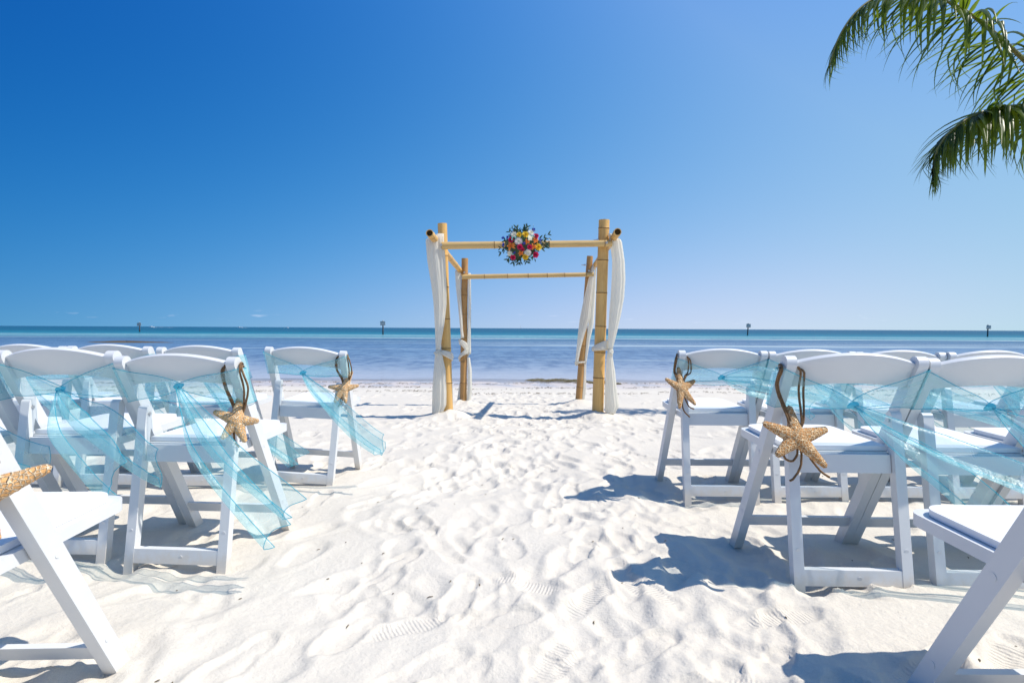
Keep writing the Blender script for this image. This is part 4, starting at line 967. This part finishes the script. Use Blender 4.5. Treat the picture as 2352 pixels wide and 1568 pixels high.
m, t, b = mat('boat_glass'); b.inputs['Base Color'].default_value = (.03, .04, .05, 1); b.inputs['Roughness'].default_value = .1; MAT['bglass'] = m
m, t, b = mat('wake_foam'); v = coords(t); nf = noise(t, v, .5, 4); b.inputs['Base Color'].default_value = (.78, .80, .82, 1); b.inputs['Roughness'].default_value = .8; L(t, mrange(t, nf, .35, .6), b.inputs['Alpha']); MAT['foam'] = m
def boat(x, y, ln, head, wake, label):
    r_ = empty('motor_boat', (x, y, WATER_Z), (0, 0, head)); tag(r_, label, 'boat', 'boats on the horizon')
    secs = []; V = []; F = []
    for i in range(9):
        u = i/8; w = ln*.16*(1-max(0, (u-.55)/.45)**2)+.02; zb = -.3+.5*max(0, u-.7); zt = .75+.35*u*u
        V += [(ln*(u-.5), -w, zt), (ln*(u-.5), -w*.75, zb), (ln*(u-.5), w*.75, zb), (ln*(u-.5), w, zt)]
    for i in range(8):
        for k in range(3): F.append((i*4+k, i*4+k+1, i*4+5+k, i*4+4+k))
        F.append((i*4+3, i*4, i*4+4, i*4+7))
    F += [(0, 1, 2, 3)]
    pyobj('hull', V, F, MAT['boat'], r_, False)
    bm = bmesh.new(); box(bm, (-ln*.12, -ln*.10, .8), (ln*.16, ln*.10, 1.7)); cb = bm_obj('cabin', bm, MAT['boat'], r_, .1, 2)
    bm = bmesh.new(); box(bm, (-ln*.08, -ln*.105, 1.2), (ln*.165, ln*.105, 1.5)); bm_obj('window', bm, MAT['bglass'], cb)
    if wake:
        V = []; F = []
        for i in range(15): u = i/14; V += [(-ln*.45-wake*u, -.5-1.4*u, .06*(1-u)+.02), (-ln*.45-wake*u, 0, .25*(1-u)+.03), (-ln*.45-wake*u, .5+1.4*u, .06*(1-u)+.02)]
        for i in range(14):
            for k in range(2): F.append((i*3+k, i*3+k+1, i*3+4+k, i*3+3+k))
        pyobj('wake', V, F, MAT['foam'], r_)
boat(-590, 905, 8.5, math.pi, 38, 'white motor boat trailing a long white wake on the horizon')
boat(-446, 905, 8.0, math.pi+.2, 9, 'white motor boat with a short wake between the marker posts')
boat(-370, 910, 5.0, 0, 4, 'tiny white boat on the horizon nearest the tall marker')
sb = empty('sail_boat', (23, 1500, WATER_Z)); tag(sb, 'distant sailing boat with a bare mast seen through the arbor', 'boat', 'boats on the horizon')
V = []; F = []
for i in range(7): u = i/6; w = 1.3*math.sin(math.pi*(.12+.8*u)); V += [(9*(u-.5), -w, .9), (9*(u-.5), 0, -.4), (9*(u-.5), w, .9)]
for i in range(6): F += [(i*3, i*3+1, i*3+4, i*3+3), (i*3+1, i*3+2, i*3+5, i*3+4), (i*3+2, i*3, i*3+3, i*3+5)]
pyobj('hull', V, F, MAT['boat'], sb, False); v_, f_ = tube([(.5, 0, .8), (.5, 0, 9.5)], .22, 8); pyobj('mast', v_, f_, MAT['board'], sb)

# ---------------------------------------------------------------- weed and debris
m, t, b = mat('brown_seaweed'); v = coords(t); q = mixc(t, noise(t, v, 9), (.05, .028, .012), (.14, .10, .04)); L(t, q, b.inputs['Base Color']); b.inputs['Roughness'].default_value = .7; MAT['weed'] = m
m, t, b = mat('olive_seaweed'); v = coords(t); q = mixc(t, noise(t, v, 12), (.07, .055, .02), (.17, .14, .055)); L(t, q, b.inputs['Base Color']); b.inputs['Roughness'].default_value = .7; MAT['weed2'] = m
def strips(n, place, lmin, lmax, w, seed, lift=.01):
    rnd = random.Random(seed); V = []; F = []
    for _ in range(n):
        x, y, z = place(rnd); a = rnd.uniform(0, math.pi)*.5 + (0 if rnd.random() < .6 else .8); ln = rnd.uniform(lmin, lmax); k = len(V); bend = rnd.uniform(-.6, .6)
        for i in range(4):
            u = i/3; aa = a+bend*u; cx = x+ln*(u-.5)*math.cos(aa); cy = y+ln*(u-.5)*math.sin(aa); h = z + lift*math.sin(math.pi*u)*rnd.uniform(.5, 1.4)
            ww = w*(1-.7*abs(2*u-1)**2)
            V += [(cx-ww*math.sin(aa), cy+ww*math.cos(aa), h), (cx, cy, h+w*.7), (cx+ww*math.sin(aa), cy-ww*math.cos(aa), h)]
        for i in range(3):
            for s in range(2): q = k+i*3+s; F.append((q, q+1, q+4, q+3))
    return V, F
def lump(x0, x1, yc, hw, top, seed):
    def f(r):
        k_ = r.randrange(9); u = min(1, max(0, (k_+.5)/9 + r.gauss(0, .06))); x = x0+(x1-x0)*u; y = yc - .25*hw*(k_-4)*.35 + .5*hw*math.sin(k_*2.1) + r.gauss(0, hw*.30); return x, y, max(ground(x, y), WATER_Z) + top*r.random()*math.sin(math.pi*u)
    return f
o = pyobj('seaweed_clump', *strips(620, lump(.42, 1.9, 13.55, .34, .03, 1), .05, .22, .007, 3, .015), MAT['weed2']); tag(o, 'olive seaweed heap at the waterline seen between the arbor posts', 'seaweed')
o = pyobj('seaweed_clump', *strips(260, lump(1.85, 2.5, 12.9, .22, .04, 2), .05, .18, .008, 4, .02), MAT['weed2']); tag(o, 'small seaweed heap at the waterline just past the thick front post', 'seaweed')
V = []; F = []; n1, n2 = 10, 60; rnd = random.Random(8)
for i in range(n1+1):
    q = i/n1
    for k in range(n2):
        a = 2*math.pi*k/n2; e = 1+.18*math.sin(3*a+1)+.12*math.sin(7*a)+.08*math.sin(13*a); V.append((3.3*q*e*math.cos(a), .75*q*e*math.sin(a), .11*(1-q*q)*(1+.35*math.sin(9*a+q*8))-.02))
for i in range(n1):
    for k in range(n2): F.append((i*n2+k, i*n2+(k+1) % n2, (i+1)*n2+(k+1) % n2, (i+1)*n2+k))
o = pyobj('seaweed_bank', V, F, MAT['weed']); o.location = (-31.2, 44.5, WATER_Z); tag(o, 'long low brown weed bank breaking the water surface offshore', 'seaweed')
def wrack(r):
    k = r.random(); y0 = 10.4 if k < .3 else (11.5 if k < .6 else 12.7)
    x = r.uniform(-9.5, 9.5); y = y0 + .25*math.sin(x*.9+y0) + r.gauss(0, .10) + .15*math.sin(x*2.3); return x, y, max(ground(x, y), WATER_Z)+.004
o = pyobj('wrack_line', *strips(1500, wrack, .02, .13, .006, 9, .012), MAT['weed']); o['kind'] = 'stuff'; tag(o, 'thin brown wrack lines of weed scraps along the waterline', 'debris')
def bits(r):
    y = .9+7*r.random()**1.5; x = r.uniform(-1.1-.35*y, 1.1+.35*y); return x, y, ground(x, y)+.001
o = pyobj('sand_litter', *strips(130, bits, .004, .022, .0022, 10, .002), MAT['weed']); o['kind'] = 'stuff'; tag(o, 'tiny dark twig bits scattered over the white sand', 'debris')
